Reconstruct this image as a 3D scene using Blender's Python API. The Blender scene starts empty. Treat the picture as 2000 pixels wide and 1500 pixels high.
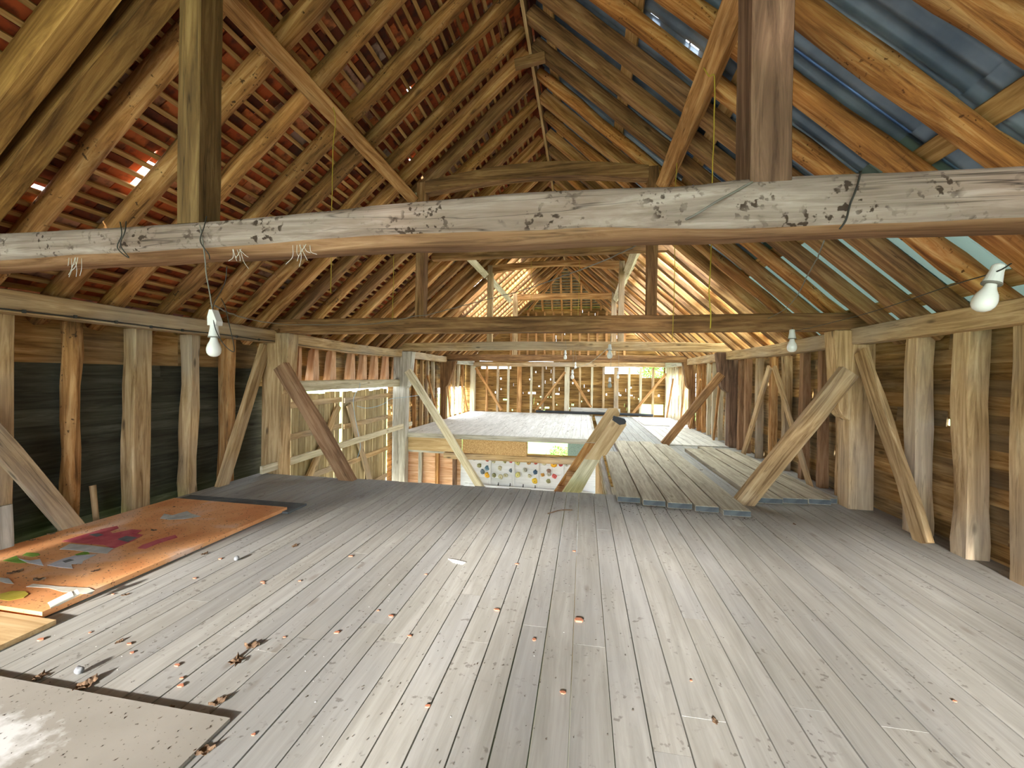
import bpy, bmesh, math, random
from mathutils import Vector, Matrix, noise
random.seed(7)
C = bpy.context.scene.collection
S = 1.25                      # one survey unit (eye height above the loft floor) in metres

# ------------------------------------------------------------------ survey helpers
F = 800.0; YAW = math.atan(140/800.0); ROLL = math.radians(.8); PU, PV = 1000.0, 736.0
ca, sa, cr, sr = math.cos(YAW), math.sin(YAW), math.cos(ROLL), math.sin(ROLL)
def ray(u, v):
    x = (u-PU)/F; y = (v-PV)/F
    xr = x*cr+y*sr; yr = -x*sr+y*cr
    return (xr*ca-sa, xr*sa+ca, -yr)
def oX(u, v, X):
    d = ray(u, v); k = X/d[0]; return (X, k*d[1], k*d[2])
def oY(u, v, Y):
    d = ray(u, v); k = Y/d[1]; return (k*d[0], Y, k*d[2])
def oZ(u, v, Z):
    d = ray(u, v); k = Z/d[2]; return (k*d[0], k*d[1], Z)
def W(p): return Vector((p[0]*S, p[1]*S, (p[2]+1)*S))
XR, ZR = -.48, 2.78           # ridge (underside of rafters)
def zl(x): return ZR-(XR-x)*(ZR-.43)/(XR+3.1)
def zr(x): return ZR-(x-XR)*(ZR-.43)/(2.1-XR)

# ------------------------------------------------------------------ materials
def hexc(h):
    h = h.lstrip('#'); o = []
    for i in (0, 2, 4):
        c = int(h[i:i+2], 16)/255; o.append(c/12.92 if c <= .04045 else ((c+.055)/1.055)**2.4)
    return (*o, 1)
def newmat(name):
    m = bpy.data.materials.new(name); m.use_nodes = True
    nt = m.node_tree; b = nt.nodes['Principled BSDF']
    return m, nt, b, lambda t: nt.nodes.new(t), nt.links.new
def mixc(nt, fac, a, b, blend='MIX'):
    n = nt.nodes.new('ShaderNodeMix'); n.data_type = 'RGBA'; n.blend_type = blend
    for s, v in ((n.inputs[0], fac), (n.inputs[6], a), (n.inputs[7], b)):
        if isinstance(v, (int, float)): s.default_value = v
        elif isinstance(v, tuple): s.default_value = v
        else: nt.links.new(v, s)
    return n.outputs[2]
def ramp(nt, src, stops):
    n = nt.nodes.new('ShaderNodeValToRGB'); nt.links.new(src, n.inputs[0])
    e = n.color_ramp.elements
    while len(e) < len(stops): e.new(.5)
    for el, (p, c) in zip(e, stops): el.position = p; el.color = c if isinstance(c, tuple) else (c, c, c, 1)
    return n.outputs[0]
def wood(name, dark, mid, light, axis=0, rough=.82, dirt=.35, dirtcol='#2a2118', bump=.35, gs=1.0, spots=0., varv=.18, per='obj', spotcol='#1c1510', spotth=.62, cracks=.5, patch=None, patchcol='#8d8a86', lichen=0.):
    m, nt, b, N, K = newmat(name)
    tc = N('ShaderNodeTexCoord')
    if per == 'obj':
        oi = N('ShaderNodeObjectInfo'); rnd = oi.outputs['Random']
    else:
        at = N('ShaderNodeAttribute'); at.attribute_name = 'rnd'; rnd = at.outputs['Fac']
    off = N('ShaderNodeMath'); off.operation = 'MULTIPLY'; off.inputs[1].default_value = 37.; K(rnd, off.inputs[0])
    add = N('ShaderNodeVectorMath'); add.operation = 'ADD'; K(tc.outputs['Object'], add.inputs[0]); K(off.outputs[0], add.inputs[1])
    def stretched(a, c):
        mp = N('ShaderNodeMapping'); s = [c*gs]*3; s[axis] = a*gs; mp.inputs['Scale'].default_value = s
        K(add.outputs[0], mp.inputs[0]); return mp.outputs[0]
    def noi(vec, scale, det=5, rg=.6, dist=0.):
        n = N('ShaderNodeTexNoise'); n.inputs['Scale'].default_value = scale; n.inputs['Detail'].default_value = det
        n.inputs['Roughness'].default_value = rg; n.inputs['Distortion'].default_value = dist
        K(vec, n.inputs['Vector']); return n.outputs[0]
    grain = noi(stretched(.9, 13), 1.6, 7, .66, .8)
    col = ramp(nt, grain, [(.33, hexc(dark)), (.5, hexc(mid)), (.66, hexc(light))])
    big = noi(stretched(.8, 1.6), 1.5, 4, .6)
    if dirt:
        f = ramp(nt, big, [(.42, (0, 0, 0, 1)), (.68, (dirt, dirt, dirt, 1))])
        col = mixc(nt, f, col, hexc(dirtcol))
    if patch:
        pn = noi(stretched(.6, 1.1), 1.1, 3, .55)
        f = ramp(nt, pn, [(.45, (0, 0, 0, 1)), (.62, (patch, patch, patch, 1))])
        col = mixc(nt, f, col, hexc(patchcol))
    if cracks:
        cn = noi(stretched(.35, 9), 1.7, 3, .5, .5)
        f = ramp(nt, cn, [(.485, (0, 0, 0, 1)), (.5, (cracks, cracks, cracks, 1)), (.515, (0, 0, 0, 1))])
        f2 = ramp(nt, big, [(.4, (0, 0, 0, 1)), (.6, (1, 1, 1, 1))])
        fm = N('ShaderNodeMath'); fm.operation = 'MULTIPLY'; K(f, fm.inputs[0]); K(f2, fm.inputs[1])
        col = mixc(nt, fm.outputs[0], col, hexc('#17110b'))
    # knots
    vo = N('ShaderNodeTexVoronoi'); vo.inputs['Scale'].default_value = 1.5; K(stretched(1.2, 3.4), vo.inputs['Vector'])
    f = ramp(nt, vo.outputs['Distance'], [(.0, (.75, .75, .75, 1)), (.06, (.55, .55, .55, 1)), (.11, (0, 0, 0, 1))])
    col = mixc(nt, f, col, hexc(dirtcol))
    if spots:
        sn = noi(add.outputs[0], 38., 2, .5); sn2 = noi(add.outputs[0], 5., 3, .6)
        f = ramp(nt, sn, [(spotth, (0, 0, 0, 1)), (spotth+.06, (1, 1, 1, 1))])
        f2 = ramp(nt, sn2, [(.48, (0, 0, 0, 1)), (.6, (spots, spots, spots, 1))])
        fm = N('ShaderNodeMath'); fm.operation = 'MULTIPLY'; K(f, fm.inputs[0]); K(f2, fm.inputs[1])
        col = mixc(nt, fm.outputs[0], col, hexc(spotcol))
    hs = N('ShaderNodeHueSaturation'); K(col, hs.inputs['Color'])
    mr = N('ShaderNodeMapRange'); K(rnd, mr.inputs[0]); mr.inputs[3].default_value = 1-varv; mr.inputs[4].default_value = 1+varv
    K(mr.outputs[0], hs.inputs['Value'])
    K(hs.outputs[0], b.inputs['Base Color']); b.inputs['Roughness'].default_value = rough
    b.inputs['Specular IOR Level'].default_value = .25
    if bump:
        bp = N('ShaderNodeBump'); bp.inputs['Strength'].default_value = bump; bp.inputs['Distance'].default_value = .012
        K(grain, bp.inputs['Height']); K(bp.outputs[0], b.inputs['Normal'])
    return m
def plain(name, col, rough=.6, metal=0., var=0., scale=6., col2=None, bump=0.):
    m, nt, b, N, K = newmat(name)
    b.inputs['Roughness'].default_value = rough; b.inputs['Metallic'].default_value = metal
    if col2:
        tc = N('ShaderNodeTexCoord'); n = N('ShaderNodeTexNoise'); n.inputs['Scale'].default_value = scale; n.inputs['Detail'].default_value = 5
        K(tc.outputs['Object'], n.inputs['Vector'])
        K(ramp(nt, n.outputs[0], [(.35, hexc(col)), (.65, hexc(col2))]), b.inputs['Base Color'])
        if bump:
            bp = N('ShaderNodeBump'); bp.inputs['Strength'].default_value = bump; bp.inputs['Distance'].default_value = .01
            K(n.outputs[0], bp.inputs['Height']); K(bp.outputs[0], b.inputs['Normal'])
    else:
        b.inputs['Base Color'].default_value = hexc(col)
    return m
M = {}
M['pole'] = wood('rough_pole', '#65421f', '#ad7b47', '#d3a670', dirt=.6, spots=.8, bump=.9, cracks=.35, varv=.2)
M['bark'] = wood('barky_pole', '#6b3f1c', '#b3783f', '#d9ab70', dirt=.5, spots=.9, spotcol='#4a2a12', bump=1., gs=.8, cracks=.3, varv=.16)
M['sawn'] = wood('sawn_timber', '#7d5229', '#b5834f', '#d6ab76', dirt=.3, bump=.3, varv=.18)
M['sawndark'] = wood('dark_sawn_timber', '#573c24', '#8a643f', '#ab865c', dirt=.4, bump=.3, varv=.15)
M['oak'] = wood('weathered_oak', '#826440', '#b6956a', '#d2b58a', dirt=.3, bump=.35, varv=.12, patch=.5, patchcol='#a39a8e')
M['grey'] = wood('grey_weathered_beam', '#75675d', '#938378', '#b0a197', dirt=.45, dirtcol='#6b4b35', spots=.95, spotth=.55, spotcol='#3a2c22', bump=.5, varv=.02, cracks=.8)
M['gold'] = wood('old_golden_timber', '#63431d', '#99703a', '#bf9455', dirt=.45, bump=.5, varv=.05, cracks=.6)
M['postdark'] = wood('dark_olive_post', '#4b3820', '#735833', '#90744a', dirt=.35, bump=.4, varv=.04, cracks=.8)  # one even dark olive-brown over the whole post
M['wane'] = wood('brown_wane', '#6f4f34', '#977252', '#b08c6a', dirt=.3, bump=.4, varv=.02, cracks=.5)
M['brownbeam'] = wood('brown_post', '#4a3527', '#6f5441', '#8d7059', dirt=.3, bump=.3, varv=.05, cracks=.8)
M['batten'] = wood('tiling_batten', '#8e6a3c', '#bd955c', '#d6b27c', dirt=.25, bump=.15, varv=.15, cracks=0)
M['floor'] = wood('floorboard', '#929089', '#9f9d97', '#aba9a4', axis=1, per='attr', dirt=.22, dirtcol='#7b746b', spots=.5, spotcol='#4c443c', bump=.05, varv=.05, cracks=.1, rough=.75, patch=.35, patchcol='#96979a')
M['plank'] = wood('loose_plank', '#8f8675', '#aca28f', '#c0b7a4', axis=0, dirt=.25, dirtcol='#746a58', spots=.5, bump=.15, varv=.06, cracks=.3)
M['white'] = wood('limed_board', '#b9b4aa', '#cfcbc3', '#dedad2', axis=1, per='attr', dirt=.2, dirtcol='#8a857c', spots=.6, spotcol='#33302c', bump=.1, varv=.05, cracks=.3)
M['tar'] = wood('tarred_weatherboard', '#2e2f26', '#45463b', '#5a5b50', axis=1, per='attr', dirt=.3, dirtcol='#1a1a12', bump=.4, varv=.35, cracks=.2, rough=.75)
M['clad'] = wood('brown_weatherboard', '#77542a', '#b08750', '#d0aa72', axis=1, per='attr', dirt=.45, dirtcol='#33281a', bump=.3, varv=.3, cracks=.3, patch=.55, patchcol='#55564e')
M['cladx'] = wood('end_weatherboard', '#6b4c24', '#a07a42', '#c39c62', axis=0, per='attr', dirt=.4, dirtcol='#33281a', bump=.3, varv=.25, cracks=.3)
M['doorboard'] = wood('door_board', '#8a754f', '#ab9670', '#c4b28c', axis=2, per='attr', dirt=.5, dirtcol='#6b5a3c', bump=.2, varv=.18, cracks=.4)
M['pink'] = wood('fresh_pine_board', '#c08a60', '#dcae88', '#ecc9a8', axis=0, per='attr', dirt=.2, dirtcol='#a5693c', bump=.1, varv=.08, cracks=.2)
M['pale'] = wood('pale_timber', '#a99a7c', '#c8bb9e', '#ddd2b8', dirt=.25, dirtcol='#8f7f60', bump=.2, varv=.06)
M['greypale'] = wood('silvered_timber', '#8c8579', '#b0a99c', '#c9c3b7', dirt=.25, dirtcol='#5d5144', bump=.25, varv=.05, cracks=.6)
M['ply'] = wood('plywood', '#a3845a', '#c2a478', '#d4ba92', dirt=.25, dirtcol='#8a6a44', bump=.08, varv=.06, cracks=0)
M['whiteboard'] = wood('whitewashed_board', '#cfcfd2', '#dcdce0', '#e6e6ea', axis=0, per='attr', dirt=.2, dirtcol='#a8a4a0', bump=.05, varv=.03, cracks=.2)
M['osb'] = plain('chipboard', '#a87f4e', .85, scale=55, col2='#d0ab78', bump=.2)
M['steel'] = plain('galvanised_steel', '#64788e', .40, .35, scale=3, col2='#93a6b8')
M['whiteplastic'] = plain('white_plastic', '#d9d8d4', .35)
M['bulb'] = plain('frosted_glass', '#e6e4de', .25)
M['clearglass'] = plain('dull_glass', '#8c8f86', .15)
M['wire'] = plain('grey_cable', '#77736a', .6)
M['wirewhite'] = plain('white_cable', '#c9c6bd', .55)
M['wiredark'] = plain('dark_cable', '#2c2a24', .6)
M['twine'] = plain('yellow_twine', '#a8912e', .8)
M['blue'] = plain('blue_twine', '#8fb0c8', .7)
M['black'] = plain('black_rubber', '#17191c', .6)
M['slate'] = plain('slate_grey_paint', '#474c50', .8, scale=9, col2='#5f6668')
M['leaf'] = plain('dry_leaf', '#4e3a28', .9, scale=30, col2='#7a6048')
M['chip'] = plain('tile_chip', '#b0694a', .9, scale=20, col2='#c99478')
M['dust'] = plain('mouse_grey_dirt', '#4b4138', .95)
M['fleck'] = plain('white_fleck', '#dcdcd8', .9)
M['flint'] = plain('grey_stone', '#66676a', .7, scale=20, col2='#8c8e90')
M['grass'] = plain('grass', '#4a7a1e', .95, scale=2, col2='#86b23c')
M['bush'] = plain('bush_leaf', '#3a6f1c', .8, scale=8, col2='#8fc04a')
M['ridge'] = wood('ridge_plank', '#8a6c42', '#b8966a', '#d8bd94', dirt=.2, bump=.2, varv=.02)
M['hiptile'] = plain('lichened_tile', '#5a5442', .9, scale=7, col2='#8c8268')
M['yard'] = plain('pale_bounce_ground', '#b3aa96', .95, scale=1.5, col2='#cbc2ae')  # tone kept pale so the ground bounces daylight up into the barn
def sheetmat(name, col, tr, dcol):
    m, nt, b, N, K = newmat(name)
    b.inputs['Base Color'].default_value = hexc(dcol); b.inputs['Roughness'].default_value = .45
    t = N('ShaderNodeBsdfTranslucent'); t.inputs[0].default_value = hexc(col)
    mx = N('ShaderNodeMixShader'); mx.inputs[0].default_value = tr
    K(b.outputs[0], mx.inputs[1]); K(t.outputs[0], mx.inputs[2]); K(mx.outputs[0], nt.nodes['Material Output'].inputs['Surface'])
    return m
M['fibre'] = sheetmat('mossy_fibreglass', '#a4b8a8', .05, '#728680')
M['clear'] = sheetmat('clear_fibreglass', '#e6e8d0', .8, '#a9b48c')
def tilemat():
    m, nt, b, N, K = newmat('clay_tile')
    at = N('ShaderNodeAttribute'); at.attribute_name = 'rnd'
    c = ramp(nt, at.outputs['Fac'], [(.0, hexc('#5a2c1c')), (.25, hexc('#93431f')), (.55, hexc('#c05a2c')), (.85, hexc('#d47f48')), (1., hexc('#9a8b80'))])
    tc = N('ShaderNodeTexCoord'); n = N('ShaderNodeTexNoise'); n.inputs['Scale'].default_value = 14; n.inputs['Detail'].default_value = 5
    K(tc.outputs['Object'], n.inputs['Vector'])
    f = ramp(nt, n.outputs[0], [(.48, (0, 0, 0, 1)), (.66, (.7, .7, .7, 1))])
    K(mixc(nt, f, c, hexc('#3a2a22')), b.inputs['Base Color']); b.inputs['Roughness'].default_value = .85
    return m
M['tile'] = tilemat()
def orangemat():
    m, nt, b, N, K = newmat('orange_paint')
    tc = N('ShaderNodeTexCoord')
    def noi(s, d=5, dist=0):
        n = N('ShaderNodeTexNoise'); n.inputs['Scale'].default_value = s; n.inputs['Detail'].default_value = d; n.inputs['Distortion'].default_value = dist
        K(tc.outputs['Object'], n.inputs['Vector']); return n.outputs[0]
    c = ramp(nt, noi(2.2, 5, .6), [(.35, hexc('#d98f56')), (.52, hexc('#e8aa74')), (.68, hexc('#e6c4ae'))])
    f = ramp(nt, noi(60, 2), [(.64, (0, 0, 0, 1)), (.7, (.8, .8, .8, 1))])
    K(mixc(nt, f, c, hexc('#4a2a18')), b.inputs['Base Color']); b.inputs['Roughness'].default_value = .7
    return m
M['orange'] = orangemat()
def panelmat():
    m, nt, b, N, K = newmat('scuffed_panel')
    tc = N('ShaderNodeTexCoord')
    def noi(s, d=5, sc=(1, 1, 1)):
        mp = N('ShaderNodeMapping'); mp.inputs['Scale'].default_value = sc; K(tc.outputs['Object'], mp.inputs[0])
        n = N('ShaderNodeTexNoise'); n.inputs['Scale'].default_value = s; n.inputs['Detail'].default_value = d
        K(mp.outputs[0], n.inputs['Vector']); return n.outputs[0]
    c = ramp(nt, noi(3), [(.3, hexc('#8b867d')), (.7, hexc('#9f9990'))])
    # white spill near the middle
    mp = N('ShaderNodeMapping'); mp.inputs['Location'].default_value = (.25, -3.0, 0); mp.inputs['Scale'].default_value = (2.0, 4.4, 1); mp.vector_type = 'POINT'
    K(tc.outputs['Object'], mp.inputs[0])
    ln = N('ShaderNodeVectorMath'); ln.operation = 'LENGTH'
    sub = N('ShaderNodeVectorMath'); sub.operation = 'MULTIPLY'; sub.inputs[1].default_value = (1, 1, 0); K(mp.outputs[0], sub.inputs[0]); K(sub.outputs[0], ln.inputs[0])
    ad = N('ShaderNodeMath'); ad.operation = 'ADD'; K(ln.outputs['Value'], ad.inputs[0])
    sb = N('ShaderNodeMath'); sb.operation = 'MULTIPLY'; sb.inputs[1].default_value = .9; K(noi(22, 6), sb.inputs[0]); K(sb.outputs[0], ad.inputs[1])
    f = ramp(nt, ad.outputs[0], [(.7, (.75, .75, .75, 1)), (1.05, (0, 0, 0, 1))])
    c = mixc(nt, f, c, hexc('#dcdcdc'))
    f = ramp(nt, noi(70, 2), [(.66, (0, 0, 0, 1)), (.72, (.8, .8, .8, 1))])
    K(mixc(nt, f, c, hexc('#4a4238')), b.inputs['Base Color']); b.inputs['Roughness'].default_value = .8
    return m
M['panel'] = panelmat()

# ------------------------------------------------------------------ mesh helpers
def link(name, me, mat, parent=None, loc=None, mw=None):
    o = bpy.data.objects.new(name, me); C.objects.link(o)
    if mat is not None: me.materials.append(M[mat] if isinstance(mat, str) else mat)
    if parent is not None: o.parent = parent
    if loc is not None: o.location = loc
    if mw is not None: o.matrix_world = mw
    return o
def tag(o, label, cat, group=None):
    o['label'] = label; o['category'] = cat
    if group: o['group'] = group
    return o
def struct(o): o['kind'] = 'structure'; return o
def empty(name, loc, label, cat, group=None):
    o = bpy.data.objects.new(name, None); C.objects.link(o); o.location = loc; o.empty_display_size = .1
    return tag(o, label, cat, group)
def world(o):
    return o.matrix_basis if o.parent is None else world(o.parent) @ o.matrix_parent_inverse @ o.matrix_basis
def setpar(o, p):
    o.parent = p; o.matrix_parent_inverse = world(p).inverted()
class MB:
    def __init__(s): s.v = []; s.f = []; s.r = []
    def add(s, vs, fs, r=0.):
        n = len(s.v); s.v += [Vector(p) for p in vs]; s.f += [tuple(i+n for i in f) for f in fs]; s.r += [r]*len(fs)
    def box(s, a, b, r=None, jit=0.):
        x0, y0, z0 = a; x1, y1, z1 = b
        j = lambda: random.uniform(-jit, jit) if jit else 0.
        vs = [(x0+j(), y0+j(), z0+j()), (x1+j(), y0+j(), z0+j()), (x1+j(), y1+j(), z0+j()), (x0+j(), y1+j(), z0+j()),
              (x0+j(), y0+j(), z1+j()), (x1+j(), y0+j(), z1+j()), (x1+j(), y1+j(), z1+j()), (x0+j(), y1+j(), z1+j())]
        s.hexa(vs, r)
    def hexa(s, vs, r=None):
        s.add(vs, [(0, 3, 2, 1), (4, 5, 6, 7), (0, 1, 5, 4), (1, 2, 6, 5), (2, 3, 7, 6), (3, 0, 4, 7)], random.random() if r is None else r)
    def prism(s, pts, off, r=0.):          # closed outline pts swept by the vector off
        n = len(pts); off = Vector(off); P = [Vector(p) for p in pts]
        s.add(P+[p+off for p in P], [tuple(range(n)), tuple(range(2*n-1, n-1, -1))]+[(i, i+n, (i+1) % n+n, (i+1) % n) for i in range(n)], r)
    def tube(s, pts, rad, n=6, r=0., closed=False):
        P = [Vector(p) for p in pts]; base = len(s.v); up = Vector((.3, .2, .93))
        for i, p in enumerate(P):
            t = (P[min(i+1, len(P)-1)]-P[max(i-1, 0)]).normalized()
            a = t.cross(up)
            if a.length < 1e-4: a = t.cross(Vector((1, 0, 0)))
            a.normalize(); b = t.cross(a)
            rr = rad[i] if isinstance(rad, (list, tuple)) else rad
            for k in range(n):
                th = 2*math.pi*k/n; s.v.append(p+a*rr*math.cos(th)+b*rr*math.sin(th))
        m = len(P); nf = 0
        for i in range(m-1):
            for k in range(n):
                s.f.append((base+i*n+k, base+i*n+(k+1) % n, base+(i+1)*n+(k+1) % n, base+(i+1)*n+k)); nf += 1
        s.f.append(tuple(base+k for k in range(n-1, -1, -1))); s.f.append(tuple(base+(m-1)*n+k for k in range(n))); s.r += [r]*(nf+2)
    def lathe(s, prof, c=(0, 0, 0), n=20, axis=None, r=0.):
        base = len(s.v); m = len(prof); c = Vector(c)
        R = Vector((0, 0, 1)).rotation_difference(Vector(axis).normalized()).to_matrix() if axis else Matrix.Identity(3)
        for rad, z in prof:
            for k in range(n):
                th = 2*math.pi*k/n; s.v.append(c+R @ Vector((rad*math.cos(th), rad*math.sin(th), z)))
        for i in range(m-1):
            for k in range(n):
                s.f.append((base+i*n+k, base+i*n+(k+1) % n, base+(i+1)*n+(k+1) % n, base+(i+1)*n+k)); s.r.append(r)
        s.f.append(tuple(base+k for k in range(n-1, -1, -1))); s.f.append(tuple(base+(m-1)*n+k for k in range(n))); s.r += [r, r]
    def build(s, name, mat, parent=None, origin=None, smooth=False, attr=True):
        o = Vector(origin) if origin is not None else Vector((0, 0, 0))
        me = bpy.data.meshes.new(name); me.from_pydata([p-o for p in s.v], [], s.f); me.update()
        if attr:
            a = me.attributes.new('rnd', 'FLOAT', 'FACE'); a.data.foreach_set('value', s.r)
        if smooth: me.polygons.foreach_set('use_smooth', [True]*len(me.polygons))
        me.update()
        return link(name, me, mat, parent, loc=o if parent is None else (o-parent.location))

def frame(a, b, side):
    x = (b-a).normalized(); sd = Vector(side); y = (sd-x*sd.dot(x)).normalized(); z = x.cross(y)
    m = Matrix((x, y, z)).transposed().to_4x4(); m.translation = a
    return m
def timber(name, label, cat, a, b, w, d, side=(0, 1, 0), mat='sawn', group=None, rnd=False, bow=0., rough=.004, taper=0., seg=None, cham=.14, parent=None, metres=False, twist=0.):
    """hewn timber from a to b; w along side, d across; local X is the grain"""
    A, B = (Vector(a), Vector(b)) if metres else (W(a), W(b))
    L = (B-A).length; w *= S; d *= S
    mw = frame(A, B, side)
    n = seg or max(3, min(16, int(L/.28)+2))
    if rnd: prof = [(math.cos(2*math.pi*k/12), math.sin(2*math.pi*k/12)) for k in range(12)]; prof = [(math.copysign(abs(c)**.8, c)*.5, math.copysign(abs(q)**.8, q)*.5) for c, q in prof]
    else:
        c = cham*.5; prof = [(.5-c, -.5), (.5, -.5+c), (.5, .5-c), (.5-c, .5), (-.5+c, .5), (-.5, .5-c), (-.5, -.5+c), (-.5+c, -.5)]
    m = len(prof); sd = random.uniform(0, 100); by, bz = random.uniform(-1, 1), random.uniform(-1, 1)
    vs, fs = [], []
    for i in range(n):
        t = i/(n-1); x = t*L; k = 1-taper*t
        oy = bow*math.sin(math.pi*t)*by+rough*1.2*noise.noise(Vector((x*1.1, sd, 0))); oz = bow*math.sin(math.pi*t)*bz+rough*1.2*noise.noise(Vector((x*1.1, sd, 9)))
        tw = twist*(t-.5)
        for py, pz in prof:
            nn = noise.noise(Vector((x*2.3, py*2.2+sd, pz*2.2)))*rough*1.6 + noise.noise(Vector((x*7, py*5+sd, pz*5)))*rough*.6
            yy, zz = py*w*k, pz*d*k
            ll = math.hypot(yy, zz); yy += yy/ll*nn; zz += zz/ll*nn
            yy, zz = yy*math.cos(tw)-zz*math.sin(tw), yy*math.sin(tw)+zz*math.cos(tw)
            vs.append((x, yy+oy, zz+oz))
    for i in range(n-1):
        for k in range(m): fs.append((i*m+k, i*m+(k+1) % m, (i+1)*m+(k+1) % m, (i+1)*m+k))
    fs.append(tuple(range(m-1, -1, -1))); fs.append(tuple((n-1)*m+k for k in range(m)))
    me = bpy.data.meshes.new(name); me.from_pydata(vs, [], fs); me.update()
    if rnd: me.polygons.foreach_set('use_smooth', [True]*len(me.polygons))
    o = link(name, me, mat)
    if parent: o.parent = parent
    o.matrix_world = mw
    if label: tag(o, label, cat, group)
    return o
def profile(name, label, cat, pts, y0, y1, mat, group=None, axis='Y'):
    """outline in the X-Z plane (survey units) given depth along Y; grain along the upright"""
    P = [W((p[0], y0, p[1])) for p in pts]
    org = Vector((sum(p.x for p in P)/len(P), y0*S, min(p.z for p in P)))
    # local X up so that grain runs with the post
    R = Matrix(((0, 1, 0), (0, 0, 1), (1, 0, 0))).transposed()   # columns: local x->Z? built below
    mw = Matrix(((0, 1, 0, org.x), (0, 0, 1, org.y), (1, 0, 0, org.z), (0, 0, 0, 1)))
    inv = mw.inverted(); dv = Vector((0, (y1-y0)*S, 0))
    bm = bmesh.new(); v0 = [bm.verts.new(inv @ p) for p in P]; v1 = [bm.verts.new(inv @ (p+dv)) for p in P]
    n = len(P); bm.faces.new(v0); bm.faces.new(v1[::-1])
    for i in range(n): bm.faces.new((v0[i], v1[i], v1[(i+1) % n], v0[(i+1) % n]))
    bmesh.ops.recalc_face_normals(bm, faces=bm.faces)
    bmesh.ops.bevel(bm, geom=[e for e in bm.edges], offset=.008, segments=1, affect='EDGES')
    me = bpy.data.meshes.new(name); bm.to_mesh(me); bm.free()
    o = link(name, me, mat); o.matrix_world = mw
    return tag(o, label, cat, group)
def spline(pts, n=8):
    P = [Vector(p) for p in pts]
    if len(P) < 3: return [P[0].lerp(P[-1], i/6) for i in range(7)]
    Q = [P[0]*2-P[1]]+P+[P[-1]*2-P[-2]]; out = []
    for i in range(1, len(Q)-2):
        p0, p1, p2, p3 = Q[i-1:i+3]
        for k in range(n):
            t = k/n
            out.append(.5*((2*p1)+(p2-p0)*t+(2*p0-5*p1+4*p2-p3)*t*t+(-p0+3*p1-3*p2+p3)*t**3))
    out.append(P[-1]); return out
def cable(name, label, cat, pts, rad, mat, group=None, wob=0.):
    b = MB(); P = spline([W(p) for p in pts])
    if wob: P = [p+Vector((noise.noise(p*9), noise.noise(p*9+Vector((5, 0, 0))), noise.noise(p*9+Vector((0, 7, 0)))))*wob for p in P]
    b.tube(P, rad, 5)
    o = b.build(name, mat, origin=P[0], smooth=True)
    return tag(o, label, cat, group)
ORD = 'first second third fourth fifth sixth seventh eighth ninth tenth eleventh twelfth thirteenth fourteenth fifteenth sixteenth seventeenth eighteenth nineteenth twentieth'.split()

# ------------------------------------------------------------------ frame positions (survey units)
T1, T2, T3, T4, TE = 1.36, 3.70, 6.58, 8.88, 11.2
YB = -4.0                    # rear end of the modelled barn, open to the yard
GZ = -2.9                    # ground level
XL, XRt = -3.32, 2.30        # cladding planes
ROLLSGN = 1
SKY, SUN, SUND, EXPO = 4.2, 4.8, (.12, .90, -.27), 1.92
# ================================================================== ROOF
TH = math.atan((ZR-.43)/(XR+3.1)); TR = math.atan((ZR-.43)/(2.1-XR))
nL = Vector((-math.sin(TH), 0, math.cos(TH))); tL = Vector((math.cos(TH), 0, math.sin(TH)))
nR = Vector((math.sin(TR), 0, math.cos(TR))); tR = Vector((-math.cos(TR), 0, math.sin(TR)))
eL = Vector((-3.1, 0, .43)); eR = Vector((2.1, 0, .43))
LL = (Vector((XR, 0, ZR))-eL).length; LR = (Vector((XR, 0, ZR))-eR).length
RD = .10                                             # rafter depth
HZ, HY = 1.80, 10.05                                 # foot height of the half hip, apex position
def yend(z): return TE+.12 if z < HZ+.12 else TE+.12-(z-HZ-.12)/(ZR-HZ)*(TE-HY)
def pl(s, y, n): p = eL+tL*s+nL*n; return W((p.x, y, p.z))
def pr(s, y, n): p = eR+tR*s+nR*n; return W((p.x, y, p.z))
# tiles
holes = [(283, 338), (297, 345), (805, 325), (797, 186), (500, 221), (82, 388), (1.0, 1.0)]
def hit(u, v):
    d = Vector(ray(u, v)); o = nL.dot(eL+nL*(RD+.03)); k = o/nL.dot(d); p = d*k
    return (p-eL).dot(tL), p.y
hs = [hit(*h) for h in holes]
b = MB(); g = .079; i = 0; s = -.25
while s < LL+.04:
    z = (eL+tL*s).z; y = YB+(.066 if i % 2 else 0.)+random.uniform(-.01, .01); ye = yend(z)
    while y < ye:
        skip = any(abs(s+.05-a) < (.1 if q < 3 else .05) and abs(y+.066-c) < .08 for q, (a, c) in enumerate(hs)) or (s < 2.9 and random.random() < .006) or (7.0 < y < 10.2 and 1.0 < s < 2.6)  # last gap is added out of sight so sky light enters
        if not skip:
            w0, j = y+.003, random.uniform(-.006, .006); w1 = y+.130; sl = random.uniform(-.012, .008)
            n0, n1 = RD+.052+random.uniform(-.003, .004), RD+.027+random.uniform(-.002, .003)
            s0, s1 = s-.02+sl, s+.185+sl; th = .011
            b.hexa([pl(s0, w0+j, n0), pl(s0, w1+j, n0), pl(s1, w1-j, n1), pl(s1, w0-j, n1),
                    pl(s0, w0+j, n0+th), pl(s0, w1+j, n0+th), pl(s1, w1-j, n1+th), pl(s1, w0-j, n1+th)], random.random()**1.1)
        y += .132
    s += g; i += 1
ceil_l = struct(b.build('ceiling_left', 'tile'))
s = -.22; i = 0
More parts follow.
